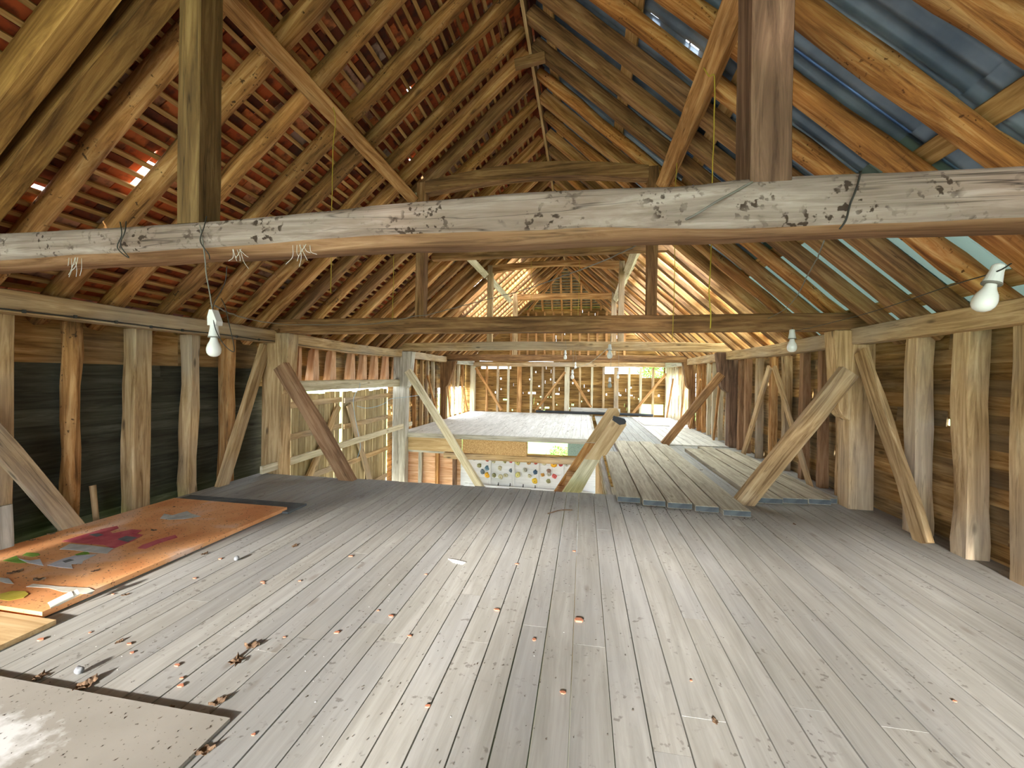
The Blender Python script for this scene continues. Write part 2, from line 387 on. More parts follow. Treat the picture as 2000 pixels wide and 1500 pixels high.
while s < LL-.03:
    z = (eL+tL*s).z; ye = yend(z); b = MB(); n = 12; rows = []
    for k in range(n+1):
        y = YB+(ye-YB)*k/n; o = random.uniform(-.005, .005)
        rows.append([pl(s+o, y, RD), pl(s+o+.024, y, RD), pl(s+o+.024, y, RD+.018), pl(s+o, y, RD+.018)])
    vs = [p for r in rows for p in r]; fs = [(0, 1, 2, 3), tuple(n*4+q for q in (3, 2, 1, 0))]
    for k in range(n): fs += [(k*4+q, k*4+4+q, k*4+4+(q+1) % 4, k*4+(q+1) % 4) for q in range(4)]
    # grain runs along Y: build with local X = world Y
    mw = Matrix(((0, -1, 0, 0), (1, 0, 0, 0), (0, 0, 1, 0), (0, 0, 0, 1))); o0 = rows[0][0]; mw.translation = o0
    me = bpy.data.meshes.new('batten'); inv = mw.inverted(); me.from_pydata([inv @ p for p in vs], [], fs); me.update()
    o = link('batten', me, 'batten'); o.parent = ceil_l; o.matrix_world = mw
    s += g; i += 1
# corrugated steel on the right slope
SW, wl = .62, .088
def hitr(u, v):
    d = Vector(ray(u, v)); k = nR.dot(eR+nR*(RD+.02))/nR.dot(d); q = d*k
    return (q-eR).dot(tR), q.y
rholes = [(*hitr(1278, 35), .03), (*hitr(1338, 84), .012), (*hitr(1352, 96), .03)]
def sheet(b, y0, y1, s0, s1, off, tear=0.):
    n = int((y1-y0)/wl*8); base = len(b.v); hh = [h for h in rholes if s0 < h[0] < s1 and y0 < h[1] < y1]
    ss = sorted([s0, (s0+s1)/2, s1]+[h[0]+e for h in hh for e in (-h[2], h[2])]); m = len(ss)
    for k in range(n+1):
        y = y0+(y1-y0)*k/n; h = RD-.01+.022+off+.013*math.sin(2*math.pi*(y-y0)/wl)
        for q in ss: b.v.append(pr(q+(tear*noise.noise(Vector((y*5, q, 0))) if q == s0 else 0), y, h))
    for k in range(n):
        for q in range(m-1):
            if any(abs((ss[q]+ss[q+1])/2-h[0]) < h[2]*.9 and abs(y0+(y1-y0)*(k+.5)/n-h[1]) < .016 for h in hh): continue
            b.f.append((base+k*m+q, base+k*m+q+1, base+(k+1)*m+q+1, base+(k+1)*m+q)); b.r.append(0)
sb = {'steel': MB(), 'fibre': MB(), 'clear': MB()}
y = YB; i = 0
while y < TE+.1:
    y1 = min(y+SW, TE+.12); ym = (y+y1)/2
    for q, (s0, s1) in enumerate(((-.26, .95), (.85, 2.0), (1.9, LR+.02))):
        top = s1
        while top > s0+.15 and yend((eR+tR*top).z) < y1-.3: top -= .1     # stop at the half hip
        kind = 'steel'
        if 2.1 < ym < 3.75 and q == 0: kind = 'fibre'
        if ym > 3.7 and q == 0: kind = 'clear' if ym > 4.9 else 'fibre'
        if ym > 6.9 and q < 2: kind = 'clear'
        if ym > 4.7 and q == 1: continue                # sheets left out, hidden by rafters, to light the far bays
        sheet(sb[kind], y, y1+.07, s0, top, .012*(i % 2)+.010*q, .02)
    y = y1; i += 1
    if y1 >= TE+.12: break
ceil_r = struct(sb['steel'].build('ceiling_right', 'steel', smooth=True))
struct(sb['fibre'].build('ceiling_right', 'fibre', smooth=True)); struct(sb['clear'].build('ceiling_right', 'clear', smooth=True))
for xb in (2.06, 1.49, .79, .214, -.36):
    s = (2.1-xb)/math.cos(TR); z = (eR+tR*s).z; ye = yend(z)
    y = YB
    while y < ye-.05:
        y1 = min(y+random.uniform(2.2, 3.2), ye)
        o = timber('sheeting_board', None, None, (Vector((0, y, 0))+eR+tR*s+nR*(RD-.005)), (Vector((0, y1-.01, 0))+eR+tR*s+nR*(RD-.005)), .10, .018, tuple(tR), 'batten', cham=.05, rough=.001)
        o.parent = ceil_r; y = y1
# half hip at the far end
b = MB()
def hp(t, x):                                         # t 0 foot .. 1 apex
    return Vector((x, TE+.1-(TE-HY)*t, HZ+(ZR-HZ)*t))
hn = Vector((0, ZR-HZ, TE-HY)).normalized()
nrow = 17
for r in range(nrow):
    t0, t1 = r/nrow, (r+1.6)/nrow; hw = 1.12*(1-t0)+.13
    x = XR-hw
    while x < XR+hw:
        if not (random.random() < .02 and r < 10):
            a0, a1 = hp(t0, x)+hn*.085, hp(min(t1, 1.02), x)+hn*.065
            w = Vector((.125, 0, 0)); th = hn*.011
            b.hexa([W(p) for p in (a0, a0+w, a1+w, a1, a0+th, a0+w+th, a1+w+th, a1+th)])
        x += .13
b.prism([W(q) for q in (Vector((XR-1.25, TE+.1, HZ-.02))+hn*.10, Vector((XR+1.25, TE+.1, HZ-.02))+hn*.10, hp(1.05, XR)+hn*.10)], tuple(hn*.01))
ceil_e = struct(b.build('ceiling_end', 'hiptile'))
for r in range(nrow):
    t = (r+.4)/nrow; hw = 1.10*(1-t)
    if hw > .06:
        o = timber('batten', None, None, hp(t, XR-hw)+hn*.062, hp(t, XR+hw)+hn*.062, .026, .018, (0, 1, 0), 'batten', cham=.05, rough=.001, seg=4)
        o.parent = ceil_e
for k, dx in enumerate((-.91, -.65, -.39, -.13, .13, .39, .65, .91)):
    tt = 1-abs(dx)/1.10
    timber('jack_rafter', 'pale jack rafter of the far hipped roof end, %s from the left' % ORD[k], 'rafter', hp(-.06, XR+dx)+hn*.015, hp(tt-.03, XR+dx)+hn*.015, .05, .075, (1, 0, 0), 'sawn', 'jack rafters of the far hip')
for sx, nm in ((-1, 'left'), (1, 'right')):
    timber('hip_rafter', 'hip rafter sloping up to the ridge on the %s of the far hip end' % nm, 'rafter', hp(-.05, XR+sx*1.13)+hn*.0, hp(.98, XR+sx*.02)+hn*0, .055, .11, (1, .6*sx, 0), 'sawn', 'hip rafters')
tag(timber('ridge_board', None, None, (XR, YB, ZR+.035), (XR, HY+.05, ZR+.035), .03, .17, (1, 0, 0), 'ridge', rough=.006, seg=16), 'thin pale ridge board running along the roof apex between the rafters', 'ridge board')
timber('ridge_block', 'small wooden cross piece nailed under the ridge board', 'block', (XR-.12, 3.36, 2.60), (XR+.13, 3.36, 2.63), .05, .07, (0, 1, 0), 'sawndark')

b = MB()
for sx, n_ in ((-1, nL), (1, nR)):
    q = [(XR, ZR+.235), (XR+sx*.17, ZR+.235-.155), (XR+sx*.17, ZR+.215-.155), (XR, ZR+.21)]
    b.prism([W((x, YB, z)) for x, z in q], (0, (HY+.1-YB)*S, 0))
    a0, a1 = Vector((XR+sx*1.2, TE+.2, HZ+.06)), Vector((XR, HY, ZR+.19)); d = Vector((.12, 0, -.06*sx)); up = Vector((0, 0, .02))
    b.hexa([W(p) for p in (a0-d, a0+d, a0+d+up, a0-d+up, a1-d, a1+d, a1+d+up, a1-d+up)])
struct(b.build('trim_2', 'tile'))
# rafters
def seg_label(y, cnt):
    if y < T1+.02: k = 'before'
    elif y < T2: k = 'beyond the big near tie beam'
    elif y < T3: k = 'beyond the second tie beam'
    elif y < T4: k = 'beyond the third tie beam'
    else: k = 'beyond the fourth tie beam'
    if k == 'before': return None
    cnt[k] = cnt.get(k, 0)+1
    return '%s %s' % (ORD[cnt[k]-1], k)
LY = [-.95, -.6, -.25, .1, .42, .72, 1.02, 1.315, 1.455, 1.65, 1.955, 2.255, 2.61, 2.915, 3.25, 3.51, 3.80, 4.12, 4.45, 4.80, 5.16, 5.46, 5.78, 6.12, 6.42]
while LY[-1] < TE-.4: LY.append(LY[-1]+random.uniform(.29, .35))
RY = [-1.0, -.66, -.33, 0., .33, .64, .95, 1.27, 1.585, 1.925, 2.26, 2.545, 2.83, 3.12, 3.42, 3.74, 4.06, 4.38, 4.70, 5.0, 5.32, 5.64, 5.95, 6.28]
while RY[-1] < TE-.4: RY.append(RY[-1]+random.uniform(.29, .35))
cl, cR = {}, {}
for i, y in enumerate(LY):
    if y < .2: continue
    top = LL-.02 if y < HY else LL*(1-(y-HY)/(TE-HY+.0)*(ZR-HZ)/(ZR-.43))
    pole = i in (9, 10, 11, 12, 13, 14, 17, 20, 23, 26) or (i > 27 and i % 3 == 0)
    w, d = (.10, .11) if pole else (.085, .105)
    if i in (7, 8): w, d = (.11, .13)
    lab = seg_label(y, cl); kind = 'rough pole rafter' if pole else 'sawn rafter'
    lab = ('%s on the tiled left slope, %s' % (kind, lab)) if lab else 'rafter on the tiled left slope, %s' % {4: 'nearest of all at the top left corner', 5: 'just above the viewer', 6: 'the last before the near tie beam', 7: 'beside the near tie beam'}.get(i, 'above')
    dj = random.uniform(-.02, .02)
    a = eL+tL*-.22+nL*(d/2+RD-d-.0)+Vector((0, y+dj*.5, 0)); c = eL+tL*top+nL*(d/2+RD-d)+Vector((0, y-dj, 0))
    timber('rafter', lab, 'rafter', a, c, w, d, (0, 1, 0), 'pole' if pole else ('sawn' if i % 2 else 'sawndark') if i > 12 else 'gold', 'rafters of the tiled left slope', rnd=pole, bow=.012 if pole else .006, rough=.014 if pole else .004, taper=.12 if pole else 0)
for i, y in enumerate(RY):
    if y < .5: continue
    top = LR-.02 if y < HY else LR*(1-(y-HY)/(TE-HY)*(ZR-HZ)/(ZR-.43))
    pole = i in (7, 8, 9, 10, 11, 15, 17, 20) or (i > 22 and i % 4 == 0)
    w, d = (.125, .10) if pole else (.095, .10)
    lab = seg_label(y, cR); kind = 'orange-brown pole rafter' if pole else 'sawn rafter'
    lab = ('%s on the metal-sheeted right slope, %s' % (kind, lab)) if lab else 'rafter on the metal-sheeted right slope, %s' % {5: 'nearest at the top right corner', 6: 'second from the top right corner', 7: 'beside the near tie beam'}.get(i, 'above')
    dj = random.uniform(-.02, .02); rd = RD-.012
    a = eR+tR*-.22+nR*(rd-d/2)+Vector((0, y+dj*.5, 0)); c = eR+tR*top+nR*(rd-d/2)+Vector((0, y-dj, 0))
    timber('rafter', lab, 'rafter', a, c, w, d, (0, 1, 0), 'bark' if pole else ('sawndark' if i in (12, 13, 14) or i % 2 else 'sawn'), 'rafters of the metal-sheeted right slope', rnd=pole, bow=.012 if pole else .006, rough=.012 if pole else .004, taper=.1 if pole else 0)

# ================================================================== TRUSSES
def near_tie():
    tops = [(-3.1, .560), (-2.38, .566), (-1.7, .560), (-1.18, .567), (-.7, .580), (-.235, .593), (.1, .590), (.31, .583), (.6, .588), (1.14, .580), (2.2, .575)]
    bots = [(-3.1, .43), (-2.38, .433), (-1.18, .443), (-.63, .446), (.31, .440), (1.14, .431), (2.2, .425)]
    fb = [(-3.1, .455), (-2.38, .458), (-1.6, .466), (-.87, .480), (-.47, .484), (0, .478), (.4, .452), (1.14, .447), (2.2, .442)]
    def ip(t, x):
        for (x0, z0), (x1, z1) in zip(t, t[1:]):
            if x <= x1: return z0+(z1-z0)*(x-x0)/(x1-x0)
        return t[-1][1]
    org = W((-3.1, T1, .5)); vs, fs = [], []; n = 60
    for i in range(n+1):
        x = -3.1+5.3*i/n; zt, zb, zf = ip(tops, x), ip(bots, x), ip(fb, x)
        yf, yb = 1.295, 1.425
        sec = [(yf+.012, zt), (yf, zt-.015), (yf-.004, (zt+zf)/2), (yf, zf+.006), (yf+.012, zf-.004), (yf+.035, zb+.004), (yf+.05, zb), (yb-.01, zb), (yb, zb+.012), (yb, zt-.02), (yb-.02, zt), ((yf+yb)/2, zt+.008)]
        for k, (yy, zz) in enumerate(sec):
            q = Vector((x*2.2, yy*9, zz*9)); nz = noise.noise(q)*.007+noise.noise(q*3.1)*.0035
            kn = .012*math.exp(-((x-.42)/.07)**2)*(1 if k in (1, 2, 3, 4) else .4)
            vs.append(W((x, yy+nz*.6-kn*.6, zz+nz+(kn*.5 if k in (0, 11, 10) else 0)))-org)
    m = 12
    for i in range(n):
        for k in range(m): fs.append((i*m+k, i*m+(k+1) % m, (i+1)*m+(k+1) % m, (i+1)*m+k))
    fs += [tuple(range(m)), tuple(n*m+k for k in range(m-1, -1, -1))]
    me = bpy.data.meshes.new('tie_beam'); me.from_pydata(vs, [], fs); me.update()
    bm = bmesh.new(); bm.from_mesh(me); bmesh.ops.recalc_face_normals(bm, faces=bm.faces); bm.to_mesh(me); bm.free()
    me.polygons.foreach_set('use_smooth', [True]*len(me.polygons))
    o = link('tie_beam', me, 'grey', loc=org); me.materials.append(M['wane'])
    for pgi, pg in enumerate(me.polygons):
        if pgi < n*m and pgi % m in (4, 5, 6, 7): pg.material_index = 1
    return tag(o, 'massive grey-white weathered tie beam crossing the whole view nearest the viewer', 'beam', 'tie beams')
near_tie()
timber('queen_post', 'near upright post on the left standing on the big grey tie beam', 'post', (-1.472, 1.35, .56), (-1.472, 1.35, 1.92), .095, .10, (1, 0, 0), 'postdark', 'queen posts', cham=.08, rough=.003)
timber('queen_post', 'reddish-brown near upright post on the right standing on the big grey tie beam', 'post', (.528, 1.36, .575), (.528, 1.36, 1.92), .112, .125, (1, 0, 0), 'brownbeam', 'queen posts', cham=.06, rough=.003)
def tie(T, z0, z1, mat, label, x0=-3.12, x1=2.24, w=.13, cur=0., y=None):
    n = 5; zc = (z0+z1)/2
    o = timber('tie_beam', label, 'beam', (x0, y or T, zc), (x1, y or T, zc-.005), w, z1-z0, (0, 1, 0), mat, 'tie beams', cham=.12, rough=.008, seg=16)
    if cur:
        L = (x1-x0)*S
        for v in o.data.vertices:
            t = v.co.x/L; v.co.z += math.sin(math.pi*t)*cur*S
    return o
tie(T2, .405, .548, 'sawndark', 'second tie beam, dark brown and straight, behind the big grey one')
tie(T3, .412, .545, 'oak', 'third tie beam, light brown and slightly arched upwards', cur=.028)
tie(T4, .345, .485, 'sawndark', 'fourth tie beam, nearest to the far end wall', x0=-3.05)
QX = {2: (-1.535, .565), 3: (-1.53, .56), 4: (-1.5, .61)}
for k, T in ((2, T2), (3, T3), (4, T4)):
    for j, x in enumerate(QX[k]):
        timber('queen_post', '%s upright post on the %s tie beam' % (('left', 'right')[j], ORD[k-1]), 'post', (x, T, .52 if k < 4 else .46), (x, T, zl(-1.55)-.0), .085 if k < 4 else .1, .10, (1, 0, 0), 'sawndark' if k == 2 else 'oak', 'queen posts', cham=.08, rough=.003)
def arch(T, x0, x1, zt0, ztm, zb0, zbm, mat, label):
    xs = [x0+(x1-x0)*i/10 for i in range(11)]
    top = [(x, zt0+(ztm-zt0)*math.sin(math.pi*i/10)) for i, x in enumerate(xs)]; bot = [(x, zb0+(zbm-zb0)*math.sin(math.pi*i/10)) for i, x in enumerate(xs)]
    P = [W((x, T-.05, z)) for x, z in top+bot[::-1]]; org = P[0].copy()
    bm = bmesh.new(); dv = Vector((0, .1*S, 0)); v0 = [bm.verts.new(p-org) for p in P]; v1 = [bm.verts.new(p-org+dv) for p in P]; n = len(P)
    bm.faces.new(v0); bm.faces.new(v1[::-1])
    for i in range(n): bm.faces.new((v0[i], v1[i], v1[(i+1) % n], v0[(i+1) % n]))
    bmesh.ops.recalc_face_normals(bm, faces=bm.faces)
    me = bpy.data.meshes.new('collar_beam'); bm.to_mesh(me); bm.free()
    return tag(link('collar_beam', me, mat, loc=org), label, 'beam', 'collar beams')
arch(T2, -1.495, .525, 1.83, 1.93, 1.72, 1.80, 'sawndark', 'dark curved collar beam joining the posts of the second tie beam')
arch(T3, -1.49, .52, 1.82, 1.86, 1.70, 1.79, 'sawn', 'curved collar beam joining the posts of the third tie beam')
arch(T4, -1.455, .56, 1.80, 1.81, 1.68, 1.69, 'sawn', 'straight collar beam joining the posts of the fourth tie beam')
timber('collar_beam', 'long straight collar beam spanning between the roof slopes just under the big grey beam', 'beam', (-1.93, 5.0, 1.53), (1.10, 5.0, 1.54), .09, .11, (0, 1, 0), 'sawndark', 'collar beams', cham=.08)
for sx, nm, x, z in ((0, 'left', -1.625, 1.69), (1, 'right', .655, 1.68)):
    for (a, c, wh) in ((T1, T2, 'near tie beam to the second'), (T2, T3, 'second tie beam to the third'), (T3, T4, 'third tie beam to the fourth')):
        timber('purlin', '%s purlin running lengthwise under the rafters from the %s' % (nm, wh), 'purlin', (x, a+.04, z+.01), (x, c-.06, z-.01), .10, .115, (1, 0, .9 if sx == 0 else -.9), 'sawn' if a == T1 else 'pale', 'purlins', cham=.1, rough=.006)

# wall plates
def plate(y0, y1, side, z, mat, label, h=.125, w=.13, bow=.0):
    x = -3.10 if side < 0 else 2.13
    o = timber('wall_plate', label, 'beam', (x, y0, z), (x, y1, z), h, w, (0, 0, 1), mat, 'wall plates', cham=.1, rough=.007, seg=14)
    if bow:
        L = (y1-y0)*S
        for v in o.data.vertices: v.co.y -= math.sin(math.pi*v.co.x/L)*bow*S
    return o
for y0, y1, nm in ((YB, T2-.06, 'near bay'), (T2+.05, T3-.06, 'second bay'), (T3+.05, T4-.06, 'third bay'), (T4+.05, TE, 'far bay')):
    plate(y0, y1, -1, .37, 'oak' if nm != 'far bay' else 'greypale', 'wall plate along the top of the left wall, %s' % nm, bow=.02 if nm == 'second bay' else 0)
    plate(y0, y1, 1, .355, 'oak' if nm != 'far bay' else 'greypale', 'wall plate along the top of the right wall, %s' % nm, bow=.015 if nm == 'second bay' else 0)

# jowled wall posts
def jowl(T, side, mat, label, xin_top, xin_low, xj, zj, xout, zbot=GZ, zt=.405):
    e = .03
    pts = [(xout, zbot), (xout, zt), (xin_top, zt), (xj, zj), (xj*.7+xin_low*.3, zj-.045), (xin_low*.75+xj*.25, zj-.075), (xin_low, zj-.085), (xin_low, zbot)]
    return profile('wall_post', label, 'post', pts, T-.08, T+.07, mat, 'wall posts')
jowl(T2, -1, 'oak', 'left wall post with flared head under the second tie beam', -2.885, -2.965, -2.915, -.12, -3.185)
jowl(T2, 1, 'oak', 'right wall post with flared head under the second tie beam', 1.945, 2.06, 1.985, -.22, 2.235)
jowl(T3, -1, 'greypale', 'left wall post with flared head under the third tie beam', -2.85, -2.955, -2.90, -.13, -3.185)
jowl(T3, 1, 'brownbeam', 'right wall post with flared head under the third tie beam', 1.945, 2.115, 2.01, -.10, 2.235)
jowl(T4, -1, 'sawndark', 'left wall post with flared head under the fourth tie beam', -2.82, -3.05, -2.98, -.16, -3.185, zt=.34)
jowl(T4, 1, 'sawndark', 'right wall post with flared head under the fourth tie beam', 1.99, 2.13, 2.06, -.12, 2.235, zt=.34)
for s, x, nm in ((-1, -3.06, 'left'), (1, 2.16, 'right')):
    timber('wall_post', 'square corner post at the %s end of the far wall' % nm, 'post', (x, TE-.06, GZ), (x, TE-.06, .30), .13, .13, (1, 0, 0), 'pale', 'wall posts', cham=.06)
# long raking braces
timber('raking_brace', 'long grey raking brace from the right post of the second tie beam to the floor', 'brace', (2.02, T2-.13, .075), (1.255, T2-.13, -1.02), .135, .07, (1, 0, .7), 'oak', 'raking braces', cham=.1, rough=.005)
timber('raking_brace', 'long raking brace from the left post of the second tie beam to the floor edge', 'brace', (-2.93, T2-.13, .07), (-2.175, T2-.13, -1.04), .13, .085, (1, 0, -.7), 'wane', 'raking braces', cham=.1, rough=.009, bow=.03)
timber('raking_brace', 'dark raking brace from the right post of the third tie beam to the walkway', 'brace', (1.99, T3-.12, .08), (1.20, T3-.12, -.99), .105, .08, (1, 0, .7), 'sawndark', 'raking braces', cham=.1)
timber('raking_brace', 'pale raking brace from the left post of the third tie beam into the opening', 'brace', (-2.90, T3-.12, .08), (-1.56, T3-.12, -1.9), .11, .09, (1, 0, -.7), 'pale', 'raking braces', cham=.1)

# ================================================================== WALL STUDS
def stud(side, y, w, label, mat='oak', z0=-1.12, z1=.31, d=.11, rnd=False, group=None, lean=0., bow=.008, rough=.006):
    x = -3.295+d/2 if side < 0 else 2.265-d/2
    return timber('stud', label, 'stud', (x, y, z0), (x, y+lean, z1), w, d, (0, 1, 0), mat, group, rnd=rnd, bow=bow, rough=rough, cham=.1)
GLn = 'studs of the left wall, near bay'; GRn = 'studs of the right wall, near bay'
stud(-1, 1.76, .09, 'square-sawn stud at the far left edge against the black boarding', 'oak', group=GLn)
stud(-1, 2.10, .075, 'round barky pole stud against the black boarding, second from the left edge', 'pole', rnd=True, group=GLn, rough=.016)
stud(-1, 2.50, .125, 'wide squared stud against the black boarding, third from the left edge', 'oak', group=GLn)
stud(-1, 2.90, .085, 'wavy-edged stud against the black boarding, fourth from the left edge', 'oak', group=GLn, rough=.015)
stud(-1, 3.27, .085, 'narrow stud against the black boarding crossed by the diagonal brace', 'sawn', group=GLn, rough=.01)
timber('wall_brace', 'diagonal brace rising to the left post across the black boarding', 'brace', (-3.15, 3.10, -1.1), (-3.15, 3.62, .28), .10, .05, (0, 1, 0), 'oak', 'wall braces', cham=.1, rough=.006)
timber('wall_brace', 'diagonal brace at the far left edge, foot behind the orange board', 'brace', (-3.13, 1.55, -.10), (-3.13, 2.06, -1.0), .10, .05, (0, 1, 0), 'oak', 'wall braces', cham=.1, rough=.006)
timber('offcut', 'weathered grey board standing at the far left edge of the floor', 'board', (-3.08, 1.70, -1), (-3.10, 1.70, -.74), .10, .025, (0, 1, 0), 'greypale')
timber('offcut', 'twisted bark stub beside the round pole stud', 'bark', (-3.17, 2.21, -1), (-3.2, 2.2, -.76), .035, .03, (0, 1, 0), 'oak', rnd=True, rough=.012)
stud(1, 2.46, .095, 'tall squared stud at the right edge of the right wall', 'oak', group=GRn)
stud(1, 2.79, .105, 'rough crooked stud on the right wall, second from the right edge', 'oak', group=GRn, rough=.014, bow=.02)
stud(1, 3.155, .105, 'stud on the right wall crossed by the diagonal brace', 'oak', group=GRn, rough=.01)
timber('wall_brace', 'diagonal brace leaning against the right wall beside the jowled post', 'brace', (2.10, 3.56, .235), (2.10, 2.95, -1.0), .12, .04, (0, 1, 0), 'oak', 'wall braces', cham=.1, rough=.008)
GR2 = 'studs of the right wall, second bay'
for i, (y, w, m) in enumerate(((4.02, .10, 'oak'), (4.30, .085, 'wane'), (4.64, .10, 'wane'), (5.03, .11, 'oak'), (5.35, .085, 'sawn'), (5.735, .10, 'oak'), (6.10, .09, 'wane'), (6.36, .07, 'wane'))):
    stud(1, y, w*.75, d=.075, label='stud on the right wall between the second and third posts, %s beyond the second post' % ORD[i], mat=m, group=GR2, rough=.008)
timber('wall_brace', 'diagonal brace on the right wall, second bay, sloping down away from the viewer', 'brace', (2.10, 5.14, .15), (2.10, 5.90, -1.0), .085, .03, (0, 1, 0), 'oak', 'wall braces')
timber('wall_brace', 'diagonal brace on the right wall, second bay, sloping down towards the viewer', 'brace', (2.10, 5.02, .15), (2.10, 4.25, -1.0), .06, .03, (0, 1, 0), 'oak', 'wall braces')
for nm, s, y0, y1, n, gr in (('third', 1, T3, T4, 6, 'right'), ('far', 1, T4, TE, 6, 'right'), ('third', -1, T3, T4, 6, 'left'), ('far', -1, T4, TE, 5, 'left')):
    for k in range(n):
        y = y0+(y1-y0)*(k+1)/(n+1)+random.uniform(-.03, .03)
        stud(s, y, random.uniform(.045, .06), d=.065, label='stud on the %s wall in the %s bay, %s beyond the post' % (gr, nm, ORD[k]), mat=random.choice(['oak', 'sawn', 'pale']), group='studs of the %s wall, %s bay' % (gr, nm), rough=.012)
    dy = (y1-y0)
    x = -3.15 if s < 0 else 2.10
    timber('wall_brace', 'slanting brace on the %s wall in the %s bay, rising away from the viewer' % (gr, nm), 'brace', (x, y0+.25*dy, -.98), (x, y0+.08*dy, .28), .05, .03, (0, 1, 0), 'sawn', 'wall braces')
    timber('wall_brace', 'slanting brace on the %s wall in the %s bay, rising towards the viewer' % (gr, nm), 'brace', (x, y1-.4*dy, .0), (x, y1-.1*dy, -.98), .05, .03, (0, 1, 0), 'sawn', 'wall braces')
# left door bay: head beam, sprockets, guard rail, doors
timber('door_head', 'pale horizontal head beam over the boarded doors in the left wall', 'beam', (-3.12, T2+.07, -.135), (-3.12, T3-.08, -.13), .12, .11, (0, 0, 1), 'pale', rough=.005)
for k, (u0, u1) in enumerate(((575, 585), (604, 622), (638, 656), (672, 699), (702, 716), (724, 739), (744, 762), (766, 782))):
    ya, yb = oX(u0, 715, -3.2)[1], oX(u1, 715, -3.2)[1]
    o = timber('stud', 'short reddish stud above the door head beam, %s from the left' % ORD[k], 'stud', (-3.22, (ya+yb)/2, -.09), (-3.22, (ya+yb)/2+.03, .31), max(.06, min(.12, (yb-ya)*.8)), .12, (0, 1, 0), 'pink', 'short studs above the doors', rough=.006, taper=.35)
timber('guard_rail', 'pale guard rail board at floor level along the boarded door opening', 'rail', (-3.0, 3.42, -.92), (-3.0, 6.86, -.85), .075, .03, (0, 0, 1), 'pale', rough=.002)
for dname, y0, y1 in (('left', 3.80, 5.12), ('right', 5.16, 6.46)):
    root = empty('barn_door', W((-3.27, (y0+y1)/2, GZ)), '%s leaf of the tall boarded barn doors with light showing through gaps' % ('nearer' if dname == 'left' else 'farther'), 'door', 'barn doors')
    b = MB(); y = y0
    while y < y1-.03:
        w = random.uniform(.095, .125); gap = random.choice([.003, .004, .006, .012, .018, .004]); t = -.22+random.uniform(-.03, .01)
        b.box(W((-3.285, y, -1.8)), W((-3.265, min(y+w, y1), t)), jit=.002); y += w+gap
    b.build('door_boards', 'doorboard', root)
    for z in (-.36, -.72, -1.25, -1.7):
        o = timber('door_rail', None, None, (-3.25, y0+.01, z), (-3.25, y1-.02, z+.02), .07, .022, (0, 0, 1), 'doorboard' if 0 else 'oak', rough=.003); setpar(o, root)
    a, c = ((y1-.12, y0+.25) if dname == 'left' else (y0+.08, y0+.75))
    o = timber('door_brace', None, None, (-3.225, a, -.42), (-3.225, c, -1.75), .10, .03, (0, 1, 0), 'oak', rough=.003); setpar(o, root)
bpy.context.view_layer.update()
# ================================================================== WALLS
def boards(b, X, side, y0, y1, z0, z1, h, holes=(), slit=.12, gap=.0012, openings=()):
    z = z0; k = 0
    while z < z1-.01:
        h1 = min(h*random.uniform(.92, 1.08), z1-z)
        cuts = [y0]; y = y0
        while y < y1-.6:
            y += random.uniform(1.4, 3.0)
            if y < y1-.3: cuts.append(y)
        cuts.append(y1); segs = list(zip(cuts, cuts[1:]))
        for (ho, hz, hw) in holes:
            if z <= hz < z+h1:
                ns = []
                for a, c in segs:
                    if a < ho-hw/2 and ho+hw/2 < c: ns += [(a, ho-hw/2), (ho+hw/2, c)]
                    else: ns.append((a, c))
                segs = ns
        for (oa, oc, oz0, oz1) in openings:
            if z+h1*.5 > oz0 and z+h1*.5 < oz1:
                ns = []
                for a, c in segs:
                    if c <= oa or a >= oc: ns.append((a, c)); continue
                    if a < oa: ns.append((a, oa))
                    if c > oc: ns.append((oc, c))
                segs = ns
        fills = [(ho-hw/2-.004, ho+hw/2+.004) for (ho, hz, hw) in holes if z <= hz < z+h1]
        g = random.choice([.003, .0055]) if random.random() < slit else -.012
        for a, c in segs:
            t = .012*side
            yy0, yy1 = a+gap, c-gap
            lo, hi = z+g, z+h1
            j = random.uniform(-.003, .003)
            P = lambda x, y, zz: (W((x, y, zz)))
            b.hexa([P(X-t*.8, yy0, lo+j), P(X+t*.2, yy0, lo+j), P(X+t*.2, yy1, lo-j), P(X-t*.8, yy1, lo-j),
                    P(X, yy0, hi), P(X+t, yy0, hi), P(X+t, yy1, hi), P(X, yy1, hi)])
        for a, c in fills:
            f0 = z+h1*random.choice((.3, .4, .5))
            b.hexa([P(X+t*.5, a, f0), P(X+t*1.4, a, f0), P(X+t*1.4, c, f0+.006), P(X+t*.5, c, f0), P(X, a, z+h1), P(X+t, a, z+h1), P(X+t, c, z+h1), P(X, c, z+h1)])
        z += h1; k += 1
def boardsx(b, Y, x0, x1, z0, z1, h, slit=.1, holes=(), openings=(), out=1, gap=.0015):
    bb = MB(); boards(bb, 0, 1, x0, x1, z0, z1, h, holes, slit, gap, openings)
    # swap: local X -> world Y, local Y -> world X
    for i, v in enumerate(bb.v): bb.v[i] = Vector((v.y, Y*S+v.x*out, v.z))
    bb.f = [f[::-1] for f in bb.f]
    n = len(b.v); b.v += bb.v; b.f += [tuple(q+n for q in f) for f in bb.f]; b.r += bb.r
